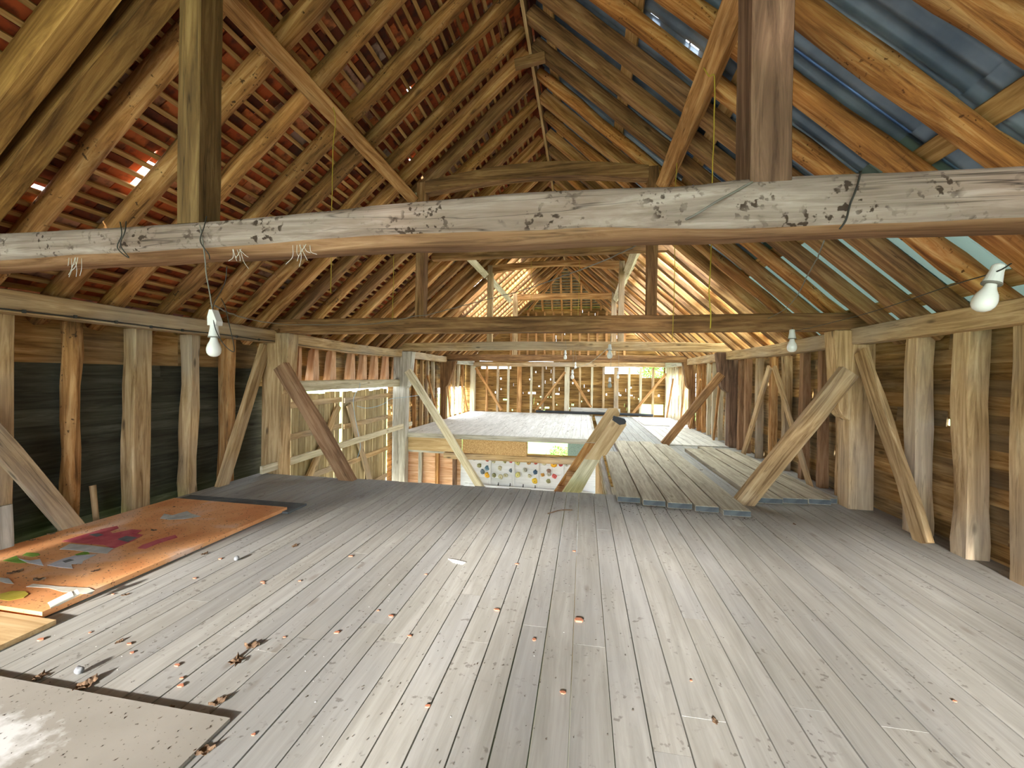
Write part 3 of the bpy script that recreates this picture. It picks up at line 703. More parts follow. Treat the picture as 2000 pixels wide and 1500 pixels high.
# left wall
b = MB(); boards(b, XL, -1, YB, T2+.10, GZ, .06, .105, slit=.0, openings=[(-3.4, -.9, -.9, .0)], holes=[(2.95, -.86, .012), (3.45, -.45, .02)])
wl_ = struct(b.build('wall_left', 'tar'))
b = MB(); boards(b, XL, -1, YB, T2+.05, .06, .36, .31, slit=0); struct(b.build('trim_1', 'clad'))
b = MB(); boards(b, XL, -1, T2+.0, T3, -.12, .36, .11, slit=.2, holes=[(4.3, 0., .1), (4.75, -.04, .12)])
rh = [(random.uniform(T3+.1, TE-.1), random.uniform(-.95, -.25), random.uniform(.015, .05)) for _ in range(34)]
boards(b, XL, -1, T3, TE+.02, GZ, .36, .105, slit=.08, holes=rh, openings=[(T4+.15, TE-.05, -.95, -.30), (T4+.3, TE-.05, GZ, -1.2)]); struct(b.build('wall_left', 'clad'))
# right wall
rh = [(2.95, -.205, .05), (3.05, -.20, .03), (5.62, -.05, .07), (5.3, -.72, .03), (5.32, -.85, .035), (6.6, -.35, .03)]+[(random.uniform(T2+.3, TE-.1), random.uniform(-.95, .2), random.uniform(.01, .03)) for _ in range(26)]
b = MB(); boards(b, XRt, 1, YB, TE+.02, GZ, .36, .10, slit=.05, holes=rh, openings=[(4.0, 6.3, GZ-.1, -1.15), (T4+.15, TE-.1, -.85, .1)])
struct(b.build('wall_right', 'clad'))
# far wall
eh = []
for _ in range(46): eh.append((random.uniform(-2.9, 2.0), random.uniform(-.95, .2), random.uniform(.012, .04)))
eh += [(-2.15, -.64, .12), (-1.2, -.77, .1), (-.98, -.79, .12), (-1.72, -.42, .3), (-1.4, -.40, .2), (-.15, -.62, .3), (-.7, -.45, .1)]
eo = [(.56, 2.0, .13, .30), (1.50, 2.06, .02, .30), (1.50, 2.06, -.97, -.70), (-2.9, -.82, .395, .46), (-2.85, -2.0, .24, .275), (-1.5, -.35, -2.1, -1.58)]
b = MB(); boardsx(b, TE+.05, -3.33, 2.32, GZ, .46, .098, slit=.05, holes=eh, openings=eo)
z = .46
while z < HZ+.06:
    hw = (ZR+.11-z)*1.115; boardsx(b, TE+.05, XR-hw, XR+hw, z, z+.1, .1, slit=.05); z += .1
struct(b.build('wall_far', 'cladx'))
tag(timber('end_plate', None, None, (-3.06, TE-.06, .335), (2.16, TE-.06, .36), .13, .115, (0, 1, 0), 'oak', rough=.005, seg=14), 'horizontal plate beam across the top of the far wall', 'beam')
for k, x in enumerate((-2.66, -2.35, -2.05, -1.74, -1.41, -1.10, -.80, -.44, -.10, .22, .52, .85, 1.18, 1.47, 1.78)):
    w = {3: .12, 7: .13, 11: .12}.get(k, .058)
    timber('stud', 'upright stud on the far wall, %s from the left corner post' % ORD[k], 'stud', (x, TE-.05, -1.1), (x, TE-.05, .29), w, .08, (1, 0, 0), random.choice(['oak', 'pale', 'sawn']), 'studs of the far wall', cham=.1, rough=.005)
for k, (x0, z0, x1, z1, nm) in enumerate(((-2.98, .24, -2.22, -.92, 'from the top left corner'), (-.5, .15, -1.28, -.92, 'sloping down left from the middle stud'), (-.30, .0, .20, -.78, 'sloping down right from the middle stud'), (2.1, .14, 1.25, -.95, 'crossing the window at the right'))):
    timber('wall_brace', 'diagonal brace on the far wall %s' % nm, 'brace', (x0, TE-.10, z0), (x1, TE-.10, z1), .07, .03, (1, 0, 0), 'sawn', 'wall braces')
for k in range(14):
    x = -2.0+k*.235; zt = HZ-.02
    timber('stud', 'short gable stud above the far wall plate, %s from the left' % ORD[k], 'stud', (x, TE-.0, .44), (x, TE-.0, min(zt, (ZR-.02-abs(x-XR)*.897))), .055, .05, (1, 0, 0), 'sawn', 'gable studs of the far wall')
timber('plank', 'greenish plank standing on edge against the far wall', 'board', (-.33, TE-.16, -.875), (.95, TE-.16, -.885), .17, .03, (0, 0, 1), 'greypale')
timber('pole', 'dark pole lying on the floor along the far wall', 'pole', (-1.25, TE-.25, -.915), (1.75, TE-.30, -.93), .07, .07, (0, 1, 0), 'black', rnd=True)

# ================================================================== FLOORS
fx = [-.648, -.544, -.444, -.336, -.231, -.129, -.026, .094, .197, .299, .425, .526, .633, .74, .863, .988, 1.114]
while fx[0] > -3.15: fx.insert(0, fx[0]-random.uniform(.10, .112))
while fx[-1] < 2.2: fx.append(fx[-1]+random.uniform(.105, .125))
b = MB()
joints = {.094: 2.0}
for i, (x0, x1) in enumerate(zip(fx, fx[1:])):
    ye = 3.62+random.uniform(-.015, .015); g = random.choice([.003, .004, .004, .005, .0065])
    if x0 > .22: ye = 11.1
    cuts = [YB]; y = YB+random.uniform(1.2, 3.4)
    while y < ye-.5: cuts.append(y); y += random.uniform(2.2, 3.6)
    cuts.append(ye)
    for a, c in zip(cuts, cuts[1:]):
        dz = random.uniform(-.0004, .0004)
        b.box(W((x0+g*.5, a+.0006, -1.028)), W((x1-g*.5, c-.0006, -1+dz)))
floor = struct(b.build('floor', 'floor'))
# dark layer of joist tops under the boards
for k, y in enumerate((-1.2, -.4, .4, 1.2, 2.0, 2.8)):
    pass
b = MB(); x = -3.1
while x < .14:
    w = random.uniform(.11, .14); x1 = min(x+w, .17); cuts = [6.62, random.uniform(8, 9), 11.1]
    for a, c in zip(cuts, cuts[1:]): b.box(W((x+.0015, a+.001, -1.0)), W((x1-.0015, c-.001, -.972+random.uniform(-.001, .001))))
    x = x1
struct(b.build('floor', 'white'))
timber('edge_strip', 'pale strip along the right edge of the raised far platform', 'board', (.185, 6.62, -.975), (.185, 10.6, -.975), .05, .012, (1, 0, 0), 'white' if 0 else 'greypale')
# ground and yard
b = MB(); b.box((-60, -40, (GZ+1)*S-.3), (60, 80, (GZ+1)*S)); gr = b.build('ground', 'grass'); struct(gr)
b = MB(); b.box(W((XL, 3.0, GZ)), W((XRt, TE, GZ+.01))); struct(b.build('floor', 'yard'))
b = MB(); b.box(W((-14, -14, GZ)), W((14, YB+.3, GZ+.008))); b.box(W((-14, YB+.3, GZ)), W((XL-.05, TE, GZ+.008))); b.box(W((XRt+.05, YB+.3, GZ)), W((14, TE, GZ+.008))); struct(b.build('pale_yard', 'yard'))  # unseen yard surface, made pale to reflect light through the openings
b = MB(); z = 1.05
while z < ZR:
    hw = (ZR+.1-z)*1.115; boardsx(b, YB, XR-hw, XR+hw, z, z+.1, .1, slit=0, out=-1); z += .1
struct(b.build('wall_rear', 'cladx'))
# edge beams carrying the floors
timber('bressumer', 'beam under the front edge of the near loft floor', 'beam', (-3.1, 3.5, -1.11), (.2, 3.5, -1.11), .12, .15, (0, 1, 0), 'oak')
timber('trimmer', 'dark trimmer beam along the walkway side of the floor opening', 'beam', (.245, 3.62, -1.075), (.245, 6.6, -1.075), .05, .085, (1, 0, 0), 'greypale')
timber('trimmer', 'lower pale ledge strip along the walkway side of the floor opening', 'beam', (.225, 3.62, -1.15), (.225, 6.6, -1.15), .03, .04, (1, 0, 0), 'pale')
# loose planks laid over the walkway
pl_ = [((.283, .462), 3.42, 5.5), ((.475, .645), 3.37, 6.50), ((.655, .835), 3.34, 6.45), ((.847, 1.015), 3.30, 6.5), ((1.027, 1.215), 3.245, 6.3)]
pl_ += [((1.395, 1.60), 3.64, 6.0), ((1.615, 1.80), 3.68, 6.2), ((1.815, 1.98), 3.70, 6.1), ((1.99, 2.05), 3.75, 5.9)]
for k, ((x0, x1), y0, y1) in enumerate(pl_):
    lab = 'loose thick plank laid on the floor right of the opening, %s from the opening' % ORD[k] if k < 5 else 'loose plank with blue-grey end beyond the raking brace, %s from the wall' % ORD[8-k]
    o = timber('floor_plank', lab, 'plank', ((x0+x1)/2, y0, -.9775), ((x0+x1)/2+random.uniform(-.005, .005), y1, -.9775), x1-x0, .045, (1, 0, 0), 'plank', 'loose planks beside the opening', cham=.04, rough=.0015)
    e = timber('painted_end', None, None, ((x0+x1)/2, y0-.004, -.9775), ((x0+x1)/2, y0+.002, -.9775), x1-x0-.006, .036, (1, 0, 0), 'slate', cham=.04, rough=.001); e['label'] = 'blue-grey painted plank end'
    setpar(e, o)
b = MB(); x = 1.22
for k in range(7): b.box(W((x+.003, 6.5, -.999)), W((x+.13, 10.9, -.985))); x += .133
o = b.build('boarding', 'white', origin=W((1.22, 6.5, -1))); tag(o, 'pale boards laid on the walkway beyond the third tie beam', 'boards')
P = [oZ(u, v, -.985) for u, v in ((1245, 822), (1258, 831), (1308, 833), (1300, 822))]
b = MB(); b.prism([W((p[0], p[1], -.983)) for p in P], (0, 0, .012)); tag(b.build('floor_panel', 'greypale', origin=W((P[0][0], P[0][1], -.983))), 'thin grey sheet lying on the walkway near the far right window', 'panel')

# ================================================================== FLOOR OPENING, LOWER STOREY
Yp = 6.66
timber('platform_fascia', 'pale fascia board along the front edge of the far platform', 'board', (-3.03, Yp-.05, -1.015), (.40, Yp-.05, -1.015), .03, .075, (0, 1, 0), 'greypale', rough=.001)
timber('fascia_panel', 'pale board below the platform front at the left', 'board', (-3.02, Yp-.02, -1.165), (-2.0, Yp-.02, -1.17), .02, .22, (0, 1, 0), 'ply', rough=.001, cham=.02)
timber('fascia_panel', 'speckled chipboard panel below the platform front in the middle', 'board', (-1.99, Yp-.025, -1.17), (-.90, Yp-.025, -1.18), .02, .23, (0, 1, 0), 'osb', rough=.001, cham=.02)
timber('sill_beam', 'dark sill beam under the chipboard and the low window', 'beam', (-2.32, Yp+.03, -1.345), (.22, Yp+.03, -1.35), .11, .10, (0, 1, 0), 'oak', rough=.006)
timber('sill_beam', 'thin grey rail above the fresh pine boarding', 'beam', (-3.02, Yp+.01, -1.295), (-2.3, Yp+.01, -1.30), .06, .035, (0, 1, 0), 'greypale')
b = MB(); boardsx(b, Yp+.09, -3.3, -2.05, GZ, -1.27, .10, slit=0); struct(b.build('wall_lower', 'pink'))
b = MB(); boardsx(b, Yp+.09, -2.05, .28, GZ, -1.37, .155, slit=0); struct(b.build('wall_lower', 'whiteboard'))
for k, u in enumerate((820, 853, 887)):
    x = oY(u, 910, Yp)[0]; timber('stud', 'stud on the pine boarding below the platform, %s from the left' % ORD[k], 'stud', (x, Yp+.03, GZ), (x, Yp+.03, -1.3), .06, .06, (1, 0, 0), ('greypale', 'sawn', 'brownbeam')[k], 'studs of the pine boarding', cham=.05)
for k, zx in enumerate((530, 760, 1000, 1245)):
    x = oY(850+.2*zx, 920, Yp+.06)[0]; timber('stud', 'whitewashed stud on the climbing board, %s from the left' % ORD[k], 'stud', (x, Yp+.075, GZ), (x, Yp+.075, -1.4), .045, .02, (1, 0, 0), 'greypale' if 0 else 'whiteboard', 'whitewashed studs', cham=.05)
timber('coat_rail', 'white rail board with hooks below the climbing board', 'rail', (-1.88, Yp+.03, -1.87), (.24, Yp+.03, -1.89), .025, .11, (0, 1, 0), 'whiteboard', rough=.001, cham=.05)
for k, (zx, zy) in enumerate(((615, 533), (730, 540), (858, 550), (975, 560))):
    p = oY(850+.2*zx, 840+.2*zy, Yp+.0); q = W(p); b = MB()
    b.tube([q+Vector((0, .02, .02)), q+Vector((0, -.005, .015)), q+Vector((0, -.03, -.01)), q+Vector((0, -.035, .012))], .006, 6)
    b.box(q+Vector((-.008, .012, -.02)), q+Vector((.008, .022, .04))); tag(b.build('coat_hook', 'black', origin=q), 'small black hook on the white rail, %s from the left' % ORD[k], 'hook', 'hooks on the white rail')
cols = {'red': '#b8473c', 'olive': '#8f8b62', 'cream': '#c9c3a4', 'crimson': '#b5314c', 'lime': '#cfc77e', 'tan': '#c49a62', 'yellow': '#e0a51e', 'darkred': '#9c2c33', 'grey': '#b2b0a6', 'blue': '#5f7f95', 'slate': '#6b7680', 'navy': '#35506e', 'brown': '#8a6a5c', 'ochre': '#c28c3c', 'pink': '#d0605e', 'mustard': '#d2ad2c'}
hm = {}
holds = [(510, 285, 'red'), (570, 300, 'cream'), (680, 300, 'olive'), (742, 300, 'crimson'), (805, 312, 'lime'), (912, 312, 'tan'), (983, 312, 'red'), (1065, 320, 'cream'), (1160, 330, 'yellow'), (1230, 328, 'darkred'), (1282, 335, 'grey'), (430, 345, 'olive'), (380, 270, 'slate'), (510, 370, 'blue'), (630, 370, 'cream'), (875, 385, 'grey'), (740, 392, 'slate'), (980, 408, 'navy'), (1110, 398, 'brown'), (462, 405, 'slate'), (510, 440, 'yellow'), (575, 440, 'olive'), (640, 455, 'cream'), (690, 440, 'cream'), (808, 435, 'lime'), (922, 448, 'cream'), (1050, 435, 'ochre'), (1165, 450, 'pink'), (975, 495, 'mustard'), (1105, 498, 'olive'), (1112, 430, 'grey')]
rowname = lambda zy: 'top row' if zy < 340 else 'second row' if zy < 420 else 'third row' if zy < 470 else 'bottom row'
rows_ = {}
for h in holds: rows_.setdefault(rowname(h[1]), []).append(h)
for rn, hl in rows_.items():
    hl.sort()
    for k, (zx, zy, cn) in enumerate(hl):
        if cn not in hm: hm[cn] = plain('hold_'+cn, cols[cn], .6)
        p = W(oY(850+.2*zx, 840+.2*zy, Yp+.085)); r = random.uniform(.036, .05)*(1.35 if cn in ('lime', 'yellow', 'mustard') else 1)
        b = MB(); b.lathe([(r*.15, -.045), (r*.3, -.05), (r*.75, -.04), (r, -.018), (r*1.02, 0)], p, 12, (0, 1, 0))
        for i in range(len(b.v)):
            v = b.v[i]; b.v[i] = v+Vector((noise.noise(v*23), 0, noise.noise(v*23+Vector((9, 0, 0)))-.35*(v.z < p.z)*.5))*.018
        o = b.build('climbing_hold', hm[cn], origin=p, smooth=True)
        tag(o, '%s climbing hold on the white board, %s, %s from the left' % (cn, rn, ORD[k]), 'climbing hold', 'climbing holds on the white board')
        b = MB(); b.lathe([(.008, -.054), (.008, -.045)], p, 8, (0, 1, 0)); b.build('bolt', 'black', o)
# side panel under the walkway
b = MB(); b.box(W((.205, 3.95, GZ)), W((.22, 6.6, -1.16))); o = b.build('side_panel', 'ply', origin=W((.21, 5, GZ))); tag(o, 'pale plywood panel under the walkway beside the stair', 'panel')
# low window seen under the platform: speckled pane
b = MB(); b.box(W((-.40, TE+.03, -2.12)), W((.5, TE+.05, -1.55))); o = b.build('window_1', plain('speckled_pane', '#7f9488', .5, scale=60, col2='#a9bcae')); struct(o)

# stair with boarded sides
st = empty('loft_stair', W((.1, 4.6, GZ)), 'steep wooden stair rising through the floor opening to the walkway', 'stair')
def plate2(name, pts, y, mat, th=.03):
    P = [W((x, y, z)) for x, z in pts]
    d = (P[1]-P[0]).normalized(); mw = Matrix((d, Vector((0, 1, 0)), d.cross(Vector((0, 1, 0))))).transposed().to_4x4(); mw.translation = P[0]
    inv = mw.inverted(); b = MB(); b.prism([inv @ p for p in P], inv.to_3x3() @ Vector((0, th*S, 0)))
    me = bpy.data.meshes.new(name); me.from_pydata(b.v, [], b.f); me.update()
    bm = bmesh.new(); bm.from_mesh(me); bmesh.ops.recalc_face_normals(bm, faces=bm.faces); bm.to_mesh(me); bm.free()
    o = link(name, me, mat, mw=mw); setpar(o, st); return o
sl = (1.158-.402)/(.285+.194); xl = lambda z: .285+(z+.402)/sl
xr_ = lambda z: .192+(z+.779)/((1.15-.779)/(.192-.0))
plate2('string', [(xl(GZ), GZ), (xl(-.77), -.77), (xr_(-.77), -.77), (xr_(GZ), GZ)], 4.22, 'pale', .03)
plate2('side_board', [(xl(-.82), -.82), (xl(-.40), -.40), (.417, -.42), (.424, -.462), (.261, -.725), (.234, -.766), (.19, -.78), (xr_(-.82), -.82)], 4.19, 'ply', .03)
slb = (1.409-.364)/(.302+.342); xb = lambda z: .302+(z+.364)/slb
plate2('string', [(xb(GZ), GZ), (xb(-.80), -.80), (xb(-.80)+.16, -.80), (xb(GZ)+.12, GZ)], 5.1, 'sawn', .03)
plate2('side_board', [(xb(-.79), -.79), (xb(-.364), -.364), (.404, -.361), (.438, -.43), (.30, -.64), (.2, -.79)], 5.1, 'ply', .03)
bpy.context.view_layer.update()
for k in range(9):
    z = -1.17-k*.19; b = MB(); b.box(W((xb(z)+.01, 4.25, z)), W((xb(z)+.17, 5.1, z+.025)), 0.); o = b.build('tread', 'sawn', st)
b = MB(); pts = [W((x, 4.185, z)) for x, z in ((.285, -.415), (.30, -.375), (.405, -.40), (.42, -.425), (.41, -.452), (.355, -.462))]; b.prism(pts, (0, .05*S, 0)); o = b.build('corner_guard', 'black', st); o['label'] = 'black rubber guard on the top corner'
# ================================================================== THINGS ON THE FLOOR
def slab(name, label, cat, x0, x1, y0, y1, z0, z1, mat, group=None, rot=0.):
    c = W(((x0+x1)/2, (y0+y1)/2, z0)); b = MB(); hx, hy, t = (x1-x0)/2*S, (y1-y0)/2*S, (z1-z0)*S
    b.box((-hx, -hy, 0), (hx, hy, t)); o = b.build(name, mat, attr=True); o.location = c; o.rotation_euler = (0, 0, rot)
    return tag(o, label, cat, group)
pan = slab('floor_panel', 'big scuffed grey panel with a white spill lying at the bottom left corner', 'panel', -1.97, -.985, -.45, 1.02, -.999, -.989, 'panel')
b = MB(); b.box(W((-.989, .22, -.998)), W((-.982, .60, -.991))); e = b.build('bare_edge', 'chip', pan); e['label'] = 'reddish-brown bare wood edge'
ob = slab('painted_board', 'orange painted board with torn collage scraps lying on the floor at the left', 'board', -3.10, -2.115, 1.30, 2.655, -.992, -.968, 'orange', rot=-.012)
slab('slate_strip', 'slate-grey board strip along the far end of the orange board', 'board', -3.10, -2.06, 2.60, 2.80, -.999, -.985, 'slate')
slab('osb_offcut', 'yellowish ply offcut at the left edge in front of the orange board', 'board', -2.7, -2.03, .70, 1.28, -.999, -.98, 'ply')
ZB = -.9665
def scrap(name, label, pts, mat, z=ZB, par=ob, th=.0012, off=(0, 960), sc=.29):
    P = [W(oZ(off[0]+x*sc, off[1]+y*sc, z)) for x, y in pts]; n = len(P)
    b = MB(); b.prism(P, (0, 0, th)); o = b.build(name, mat); setpar(o, par); o['label'] = label
    return o
cm = {k: plain('paper_'+k, c, .8, scale=14, col2=c2) for k, c, c2 in (('crimson', '#b04050', '#c7636a'), ('grey', '#a9aaa8', '#c9c9c6'), ('bluewhite', '#b8bcc8', '#d0d2da'), ('green', '#6d9a30', '#93b84e'), ('dark', '#5c5e62', '#74767a'), ('cream', '#c9c1b0', '#ddd6c8'), ('yellow', '#b3a02c', '#cbb94a'), ('pale', '#c9b9b4', '#d8cbc6'))}
scrap('paper_scrap', 'crimson paper building shape', [(415, 335), (560, 292), (700, 250), (790, 232), (800, 248), (740, 270), (760, 282), (890, 255), (955, 262), (920, 285), (965, 292), (900, 330), (760, 385), (700, 360), (560, 350), (500, 345)], cm['crimson'])
scrap('paper_scrap', 'grey paper window', [(600, 290), (660, 282), (700, 292), (650, 305)], cm['dark'], ZB+.0014)
scrap('paper_scrap', 'grey paper window', [(790, 322), (850, 300), (925, 310), (860, 340)], cm['dark'], ZB+.0014)
scrap('paper_scrap', 'grey torn paper strip', [(400, 390), (470, 352), (600, 362), (765, 382), (720, 418), (600, 408), (500, 395)], cm['grey'], ZB+.0014)
scrap('paper_scrap', 'green paper shred', [(505, 425), (585, 400), (605, 420), (520, 435)], cm['green'])
scrap('paper_scrap', 'blue-white torn paper', [(318, 497), (420, 455), (520, 428), (650, 425), (560, 468), (552, 486), (480, 490), (490, 520), (400, 510)], cm['bluewhite'])
scrap('paper_scrap', 'dark grey patch on the blue-white paper', [(420, 470), (470, 455), (500, 462), (440, 480)], cm['dark'], ZB+.0014)
scrap('paper_scrap', 'green corner of torn paper', [(18, 466), (110, 432), (125, 450), (215, 478), (120, 482)], cm['green'])
scrap('paper_scrap', 'white torn paper', [(125, 452), (200, 466), (270, 455), (292, 500), (190, 482)], cm['bluewhite'], ZB+.0014)
scrap('paper_scrap', 'small green and white shred', [(150, 430), (180, 412), (260, 415), (272, 428), (220, 440)], cm['green'])
scrap('paper_scrap', 'grey ragged paper near the far end', [(1078, 182), (1105, 150), (1160, 160), (1260, 132), (1290, 150), (1355, 168), (1240, 186), (1140, 190)], cm['grey'])
scrap('paper_scrap', 'purple-red paper streak', [(925, 382), (960, 360), (1060, 325), (1180, 292), (1196, 310), (1060, 352), (980, 386)], cm['crimson'])
scrap('paper_scrap', 'cream torn strip', [(175, 642), (225, 622), (400, 640), (600, 650), (638, 668), (618, 692), (420, 676), (330, 650)], cm['cream'])
scrap('paper_scrap', 'yellow leaf-shaped paper', [(0, 690), (80, 670), (170, 672), (192, 690), (160, 716), (60, 736), (0, 728)], cm['yellow'])
scrap('paper_scrap', 'white torn corner', [(0, 580), (60, 586), (92, 622), (40, 618), (0, 606)], cm['grey'])
for x0, y0 in ((330, 790), (372, 775)):
    p = W(oZ(x0*.29, 960+y0*.29, ZB)); b = MB(); n = 10; r = .016; L = .085; ax = Vector((.35, .9, .25)).normalized(); up = Vector((0, 0, 1))
    sd = ax.cross(up).normalized(); u2 = sd.cross(ax)
    for j in range(2):
        for i in range(n): th = -1.2+4.2*i/(n-1); b.v.append(p+Vector((0, 0, r))+ax*(L*j)+sd*r*math.cos(th)+u2*r*math.sin(th))
    b.f = [(i, i+1, n+i+1, n+i) for i in range(n-1)]; b.r = [0]*(n-1)
    o = b.build('curled_paper', cm['cream']); setpar(o, ob); o['label'] = 'curled strip of cream paper'
    md = o.modifiers.new('thick', 'SOLIDIFY'); md.thickness = .0015

def leaf(p, sz, rot, mat='leaf', name='dry_leaf', label='', cat='leaf', group=None, crump=1.):
    b = MB(); n = 9; rows = []
    for i in range(n):
        t = i/(n-1); w = math.sin(math.pi*t**.8)*(.32+.1*math.sin(t*14))
        rows.append([(t-.5, w*s, crump*(.12*math.sin(t*9+s*3)+.16*abs(s)*math.cos(t*5)+.12)) for s in (-1, -.5, 0, .5, 1)])
    for r in rows:
        for x, y, z in r: b.v.append(Vector((x*sz*(1+.1*noise.noise(Vector((x*5, y*5, rot)))), y*sz, max(.0015, z*sz))))
    for i in range(n-1):
        for k in range(4): b.f.append((i*5+k, i*5+k+1, i*5+6+k, i*5+5+k)); b.r.append(0)
    o = b.build(name, mat); o.location = p; o.rotation_euler = (0, 0, rot)
    md = o.modifiers.new('thick', 'SOLIDIFY'); md.thickness = .0012; md.offset = 1
    return tag(o, label, cat, group)
ZF = -.9985
big = [(165, 1340, .085, 'crumpled dry leaf beside the grey stone ball at the bottom left'), (78, 1322, .06, 'curled dry leaf at the edge of the scuffed panel'), (492, 1262, .075, 'ragged brown leaf in the middle of the left floorboards'), (462, 1292, .085, 'upright dry leaf just below the ragged brown one'), (400, 1082, .055, 'dry leaf just off the edge of the orange board'), (425, 1372, .06, 'grey crumpled leaf near the corner of the scuffed panel'), (232, 1254, .035, 'small grey leaf left of the middle of the floor'), (245, 1162, .035, 'small dark leaf near the orange board'), (400, 1467, .06, 'dry leaf against the wood edge of the scuffed panel'), (330, 1384, .04, 'thin leaf shred on the edge of the scuffed panel'), (575, 1067, .05, 'twisted dry leaf on the left boards in the middle distance')]
for u, v, sz, lab in big: leaf(W(oZ(u, v, ZF)), sz, random.uniform(0, 6), label=lab, group='dry leaves on the floor', crump=.8)
for u, v, sz, lab in ((30, 1118, .07, 'dry leaf on the orange board near the left edge'), (78, 1132, .06, 'crumpled leaf on the orange board above the cream strip'), (187, 1115, .045, 'brown leaf in the middle of the orange board'), (301, 1036, .045, 'dark leaf beside the crimson paper building'), (63, 1055, .035, 'small leaf at the upper left of the orange board'), (340, 990, .035, 'leaf at the far end of the orange board'), (100, 1043, .045, 'thin leaf along the wall side of the orange board')):
    leaf(W(oZ(u, v, ZB+.0005)), sz, random.uniform(0, 6), label=lab, group='dry leaves on the orange board', crump=.7)
for u, v, sz, lab in ((1230, 1014, .03, 'a'), (1305, 900, .04, 'dry leaf on the loose planks in the middle distance'), (1370, 918, .05, 'dark leaf on the loose planks by the raking brace'), (1552, 1024, .035, 'small dark leaf on the right floor near the loose planks'), (1397, 1410, .03, 'narrow dark leaf on the right foreground boards')):
    if lab != 'a': leaf(W(oZ(u, v, -.953 if v < 950 else ZF)), sz, random.uniform(0, 6), label=lab, group='dry leaves on the right', crump=.5)
# grey stone ball
p = W(oZ(155, 1316, ZF)); b = MB(); r = .016; b.lathe([(r*math.sin(math.pi*k/8)+.0003, r-r*math.cos(math.pi*k/8)) for k in range(9)], (0, 0, 0), 14)
for i in range(len(b.v)): b.v[i] *= 1+.25*noise.noise(b.v[i]*60)
o = b.build('stone_ball', 'flint', smooth=True); o.location = p; tag(o, 'grey stone ball on the floorboards at the bottom left', 'stone')
p = W(oZ(462, 1095, ZF)); b = MB(); b.lathe([(.016*math.sin(math.pi*k/8)+.0003, .016-.016*math.cos(math.pi*k/8)) for k in range(9)], (0, 0, 0), 12); o = b.build('stone_ball', 'flint', smooth=True); o.location = p; tag(o, 'small pale stone ball beyond the orange board edge', 'stone')
def chip(u, v, sz, z=ZF):
    b = MB(); n = 6; a0 = random.uniform(0, 6); P = [Vector((sz*(.6+.5*random.random())*math.cos(a0+k*1.047), sz*.7*(.6+.5*random.random())*math.sin(a0+k*1.047), .0)) for k in range(n)]
    b.prism(P, (0, 0, sz*.3)); o = b.build('tile_chip', 'chip'); o.location = W(oZ(u, v, z)); return o
big = chip(1130, 1213, .03); tag(big, 'largest orange tile chip on the boards right of the middle', 'tile chip', 'orange tile chips')
for u, v in ((685, 1087), (175, 1236), (252, 1258), (258, 1275), (345, 1300), (354, 1325), (555, 1245), (220, 1161), (738, 1193), (764, 1204), (658, 1236), (836, 1380), (1010, 1102), (512, 1137), (585, 1135), (430, 1092), (515, 1140), (1043, 1250), (800, 1243), (275, 1480), (352, 1340), (495, 1435), (1350, 1330), (1865, 1370), (78, 1250), (380, 1130), (970, 1192), (1122, 1077), (832, 1122), (1100, 1353)):
    tag(chip(u, v, random.uniform(.008, .018)), 'small orange tile chip scattered on the grey floorboards', 'tile chip', 'orange tile chips')
b = MB(); P = [W(oZ(u, v, ZF)) for u, v in ((875, 1092), (890, 1094), (910, 1099), (904, 1103), (885, 1099))]; b.prism(P, (0, 0, .004)); tag(b.build('wood_sliver', 'fleck', origin=P[0]), 'whitish sliver of wood on the floorboards left of the middle', 'sliver')
for (u0, v0), (u1, v1), lab in (((1070, 1003), (1118, 996), 'thin twig lying across the boards near the floor opening'),):
    a, c = oZ(u0, v0, ZF+.006), oZ(u1, v1, ZF+.006); cable('twig', lab, 'twig', [a, ((a[0]+c[0])/2, (a[1]+c[1])/2+.03, ZF+.008), c], .005, 'leaf')
# loose dirt: droppings and flecks nobody could count
def litter(name, label, mat, n, f, s0, s1):
    b = MB()
    for _ in range(n):
        x, y, z = f(); s = random.uniform(s0, s1); a = random.uniform(0, 6); h = s*.5; p = W((x, y, z)); d = Vector((math.cos(a), math.sin(a), 0))*s; q = Vector((-math.sin(a), math.cos(a), 0))*s*random.uniform(.35, .7)
        b.add([p-d-q*.4, p+q, p+d+q*.2, p-q*.9, p+Vector((0, 0, h))], [(0, 3, 4), (3, 2, 4), (2, 1, 4), (1, 0, 4)])
    o = b.build(name, mat); o['kind'] = 'stuff'; tag(o, label, 'dirt'); return o
def flr():
    while True:
        x = random.gauss(-.9, .9); y = random.uniform(.5, 3.6)
        if -2.05 < x < 2.1 and not (x < -.98 and y < 1.03) and random.random() < (1 if x < .2 else .35): return x, y, ZF
litter('dirt_crumbs', 'dark crumbs and droppings strewn over the near loft floor', 'dust', 1300, flr, .0015, .0052)
litter('white_flecks', 'white paint flecks strewn over the near loft floor', 'fleck', 160, flr, .0015, .004)
litter('dirt_crumbs', 'dark crumbs strewn over the orange board', 'dust', 240, lambda: (random.uniform(-3.05, -2.15), random.uniform(1.34, 2.6), ZB), .0025, .007)
litter('dirt_crumbs', 'dark crumbs on the big scuffed panel', 'dust', 130, lambda: (random.uniform(-1.9, -1.0), random.uniform(.5, 1.0), -.9888), .002, .006)
litter('dirt_crumbs', 'dark crumbs on the far pale platform', 'dust', 120, lambda: (random.uniform(-3, .1), random.uniform(6.8, 10.5), -.9705), .006, .02)
litter('plank_dirt', 'dirt gathered along the ends of the loose planks', 'dust', 160, lambda: (random.uniform(.28, 1.25), random.uniform(3.12, 3.42), ZF), .003, .010)

